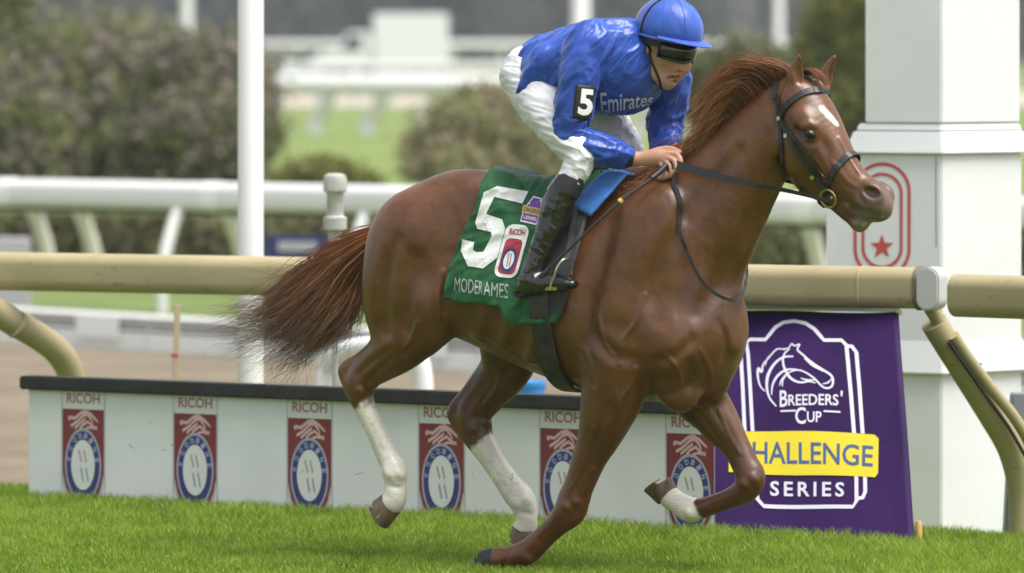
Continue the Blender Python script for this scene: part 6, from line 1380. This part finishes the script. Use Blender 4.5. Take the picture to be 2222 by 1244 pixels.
# dirt strip beneath the broad far rail
q = [P(-400, 200, 175), P(2600, 200, 175)]; MB().add([(-90, 211, -.40), (90, 211, -.40), (90, 268, -.40), (-90, 268, -.40)], [(0, 1, 2, 3)]).build('far_track', mat('far_track_dirt', (.42, .36, .30), .95), kind='structure')
M_van = mat('vehicle_white', (.76, .76, .77), .4, coat=.3); M_glass = mat('vehicle_glass', (.03, .04, .05), .08, spec=.7); M_tyre = mat('tyre', (.02, .02, .021), .85); M_rim = mat('rim', (.4, .4, .42), .35, .8)
def wheel(root, x, y, r):
    w_ = MB().lathe([(r*.6, -.11), (r*.95, -.11), (r, -.07), (r, .07), (r*.95, .11), (r*.6, .11)], (x, y, r), 20, (0, 1, 0)).build('wheel', M_tyre, root, smooth=True); MB().lathe([(.02, -.12), (r*.55, -.115), (r*.6, -.09), (r*.6, .09), (r*.55, .115), (.02, .12)], (x, y, r), 16, (0, 1, 0)).build('rim', M_rim, w_, smooth=True)
def car(px, Y, rz, m, label, sc=1.0, grp='cars parked across the field', van=False):
    v = gb(px, Y); root = empty('parked_car', v, rz, label=label, cat='car', group=grp)
    body = [(-2.2, .35), (-2.2, .85), (-1.9, .95), (-1.0, 1.0), (1.0, .98), (1.9, .88), (2.15, .7), (2.2, .35)] if not van else [(-2.3, .35), (-2.3, 1.2), (-2.2, 1.25), (1.0, 1.2), (1.9, .95), (2.3, .8), (2.35, .35)]
    cab = [(-1.75, .96), (-1.25, 1.46), (.2, 1.48), (1.05, .99)] if not van else [(-2.22, 1.24), (-2.1, 1.95), (.6, 1.98), (1.25, 1.2)]
    MB().prism(body, lambda x, y, d: Vector((x*sc, d*sc, y*sc)), -.88, .88).build('body', m, root, bevel=.06); g_ = MB().prism(cab, lambda x, y, d: Vector((x*sc, d*sc, y*sc)), -.78, .78).build('cabin', M_glass, root, bevel=.05)
    top = [(-1.28, 1.44), (-1.22, 1.50), (.18, 1.51), (.25, 1.45)] if not van else [(-2.12, 1.93), (-2.1, 2.02), (.6, 2.03), (.66, 1.94)]; MB().prism(top, lambda x, y, d: Vector((x*sc, d*sc, y*sc)), -.80, .80).build('roof', m, root, bevel=.02)
    for x in (-.6,): MB().prism([(x-.05, .97), (x-.05, 1.47 if not van else 1.95), (x+.06, 1.47 if not van else 1.95), (x+.06, .97)], lambda a_, b_, d: Vector((a_*sc, d*sc, b_*sc)), -.80, .80).build('pillar', m, root)
    for x in (-1.35, 1.4):
        for y in (-.84, .84): wheel(root, x*sc, y*sc, .33*sc)
    for y in (-.6, .6): MB().box((2.17*sc, y*sc, .68*sc), (.06, .3*sc, .14*sc)).build('headlight', M_rim, root)
    return root
M_teal = mat('vehicle_teal', (.45, .60, .62), .4, coat=.3)
car(640, 330, math.radians(8), M_van, 'white car parked far off right of the white pole'); car(720, 325, math.radians(4), M_teal, 'pale teal car parked left of the white truck'); car(440, 345, math.radians(5), M_van, 'white van parked beyond the shrubs left of the pole', 1.15, van=True); car(55, 345, math.radians(10), M_van, 'white van glimpsed between treetops at the far left', 1.15, van=True)
car(500, 350, math.radians(5), M_van, 'second white van parked close to the white pole', 1.15, van=True)
v = gb(840, 300); tk = empty('box_truck', v, math.radians(182), label='white box truck parked across the field left of the jockey', cat='truck')
MB().box((-.9, 0, 1.65), (2.9, 2.2, 2.3)).build('cargo_box', M_van, tk, bevel=.06); MB().prism([(.6, .6), (.6, 2.1), (1.5, 2.1), (2.0, 1.35), (2.9, 1.15), (3.0, .6)], lambda x, y, d: Vector((x, d, y)), -1.0, 1.0).build('cab', M_van, tk, bevel=.08)
MB().prism([(1.0, 1.4), (1.0, 1.95), (1.47, 1.95), (1.85, 1.4)], lambda x, y, d: Vector((x, d, y)), -1.03, 1.03).build('side_window', M_glass, tk); MB().box((.2, 0, .55), (5.2, 1.6, .2)).build('chassis', M_tyre, tk)
for x in (-1.5, 2.1):
    for y in (-.95, .95): wheel(tk, x, y, .42)
for px, Y, hpx, wd, lab in ((1260, 260, 82, .40, 'pale upright post at the top behind the jockey helmet'), (405, 300, 60, .30, 'pale thin pole above the shrubs left of the white pole'), (1690, 270, 70, .22, 'slim pale pole behind the horse ears')):
    v = gb(px, Y); pl = empty('light_pole', v, 0, label=lab, cat='pole', group='pale poles before the wood'); MB().lathe([(wd*1.1, 0), (wd, .5), (wd*.8, 7.5), (wd*.7, 7.6)], (0, 0, 0), 16).build('shaft', M_wp, pl, smooth=True); MB().box((0, -.2, 7.7), (.9, .5, .18)).build('lamp_head', M_galv, pl, bevel=.03)
wb_ = []
for k in range(420):
    x = random.uniform(-210, 210); y = random.uniform(420, 520); hgt = random.uniform(9, 15); wb_.append((x, y, hgt*.55-.4, random.uniform(2.5, 4.5), 3, hgt*.55))
V, F, c = leafy(200000, wb_, .55, (.075, .088, .088), (.12, .135, .132)); me = np_mesh('far_wood', V, F); set_color(me, 'leaf', np.hstack([c, np.ones((len(c), 1))])); link('far_wood', me, M_leaf, kind='stuff')  # part of the distance haze is put into these grey leaf colours

tk.scale = (1.35, 1.35, 1.35)
# ------------------------------------------------------------------ HAZE
M_haze = bpy.data.materials.new('haze'); M_haze.use_nodes = True; nt = M_haze.node_tree; nt.nodes.remove(nt.nodes['Principled BSDF'])
vol = nt.nodes.new('ShaderNodeVolumePrincipled'); vol.inputs['Color'].default_value = (.93, .95, 1, 1); vol.inputs['Density'].default_value = HAZE; nt.links.new(vol.outputs[0], nt.nodes['Material Output'].inputs['Volume'])
MB().box((0, 297.5, 8.8), (470, 605, 21.6)).build('haze', M_haze, None, kind='stuff')
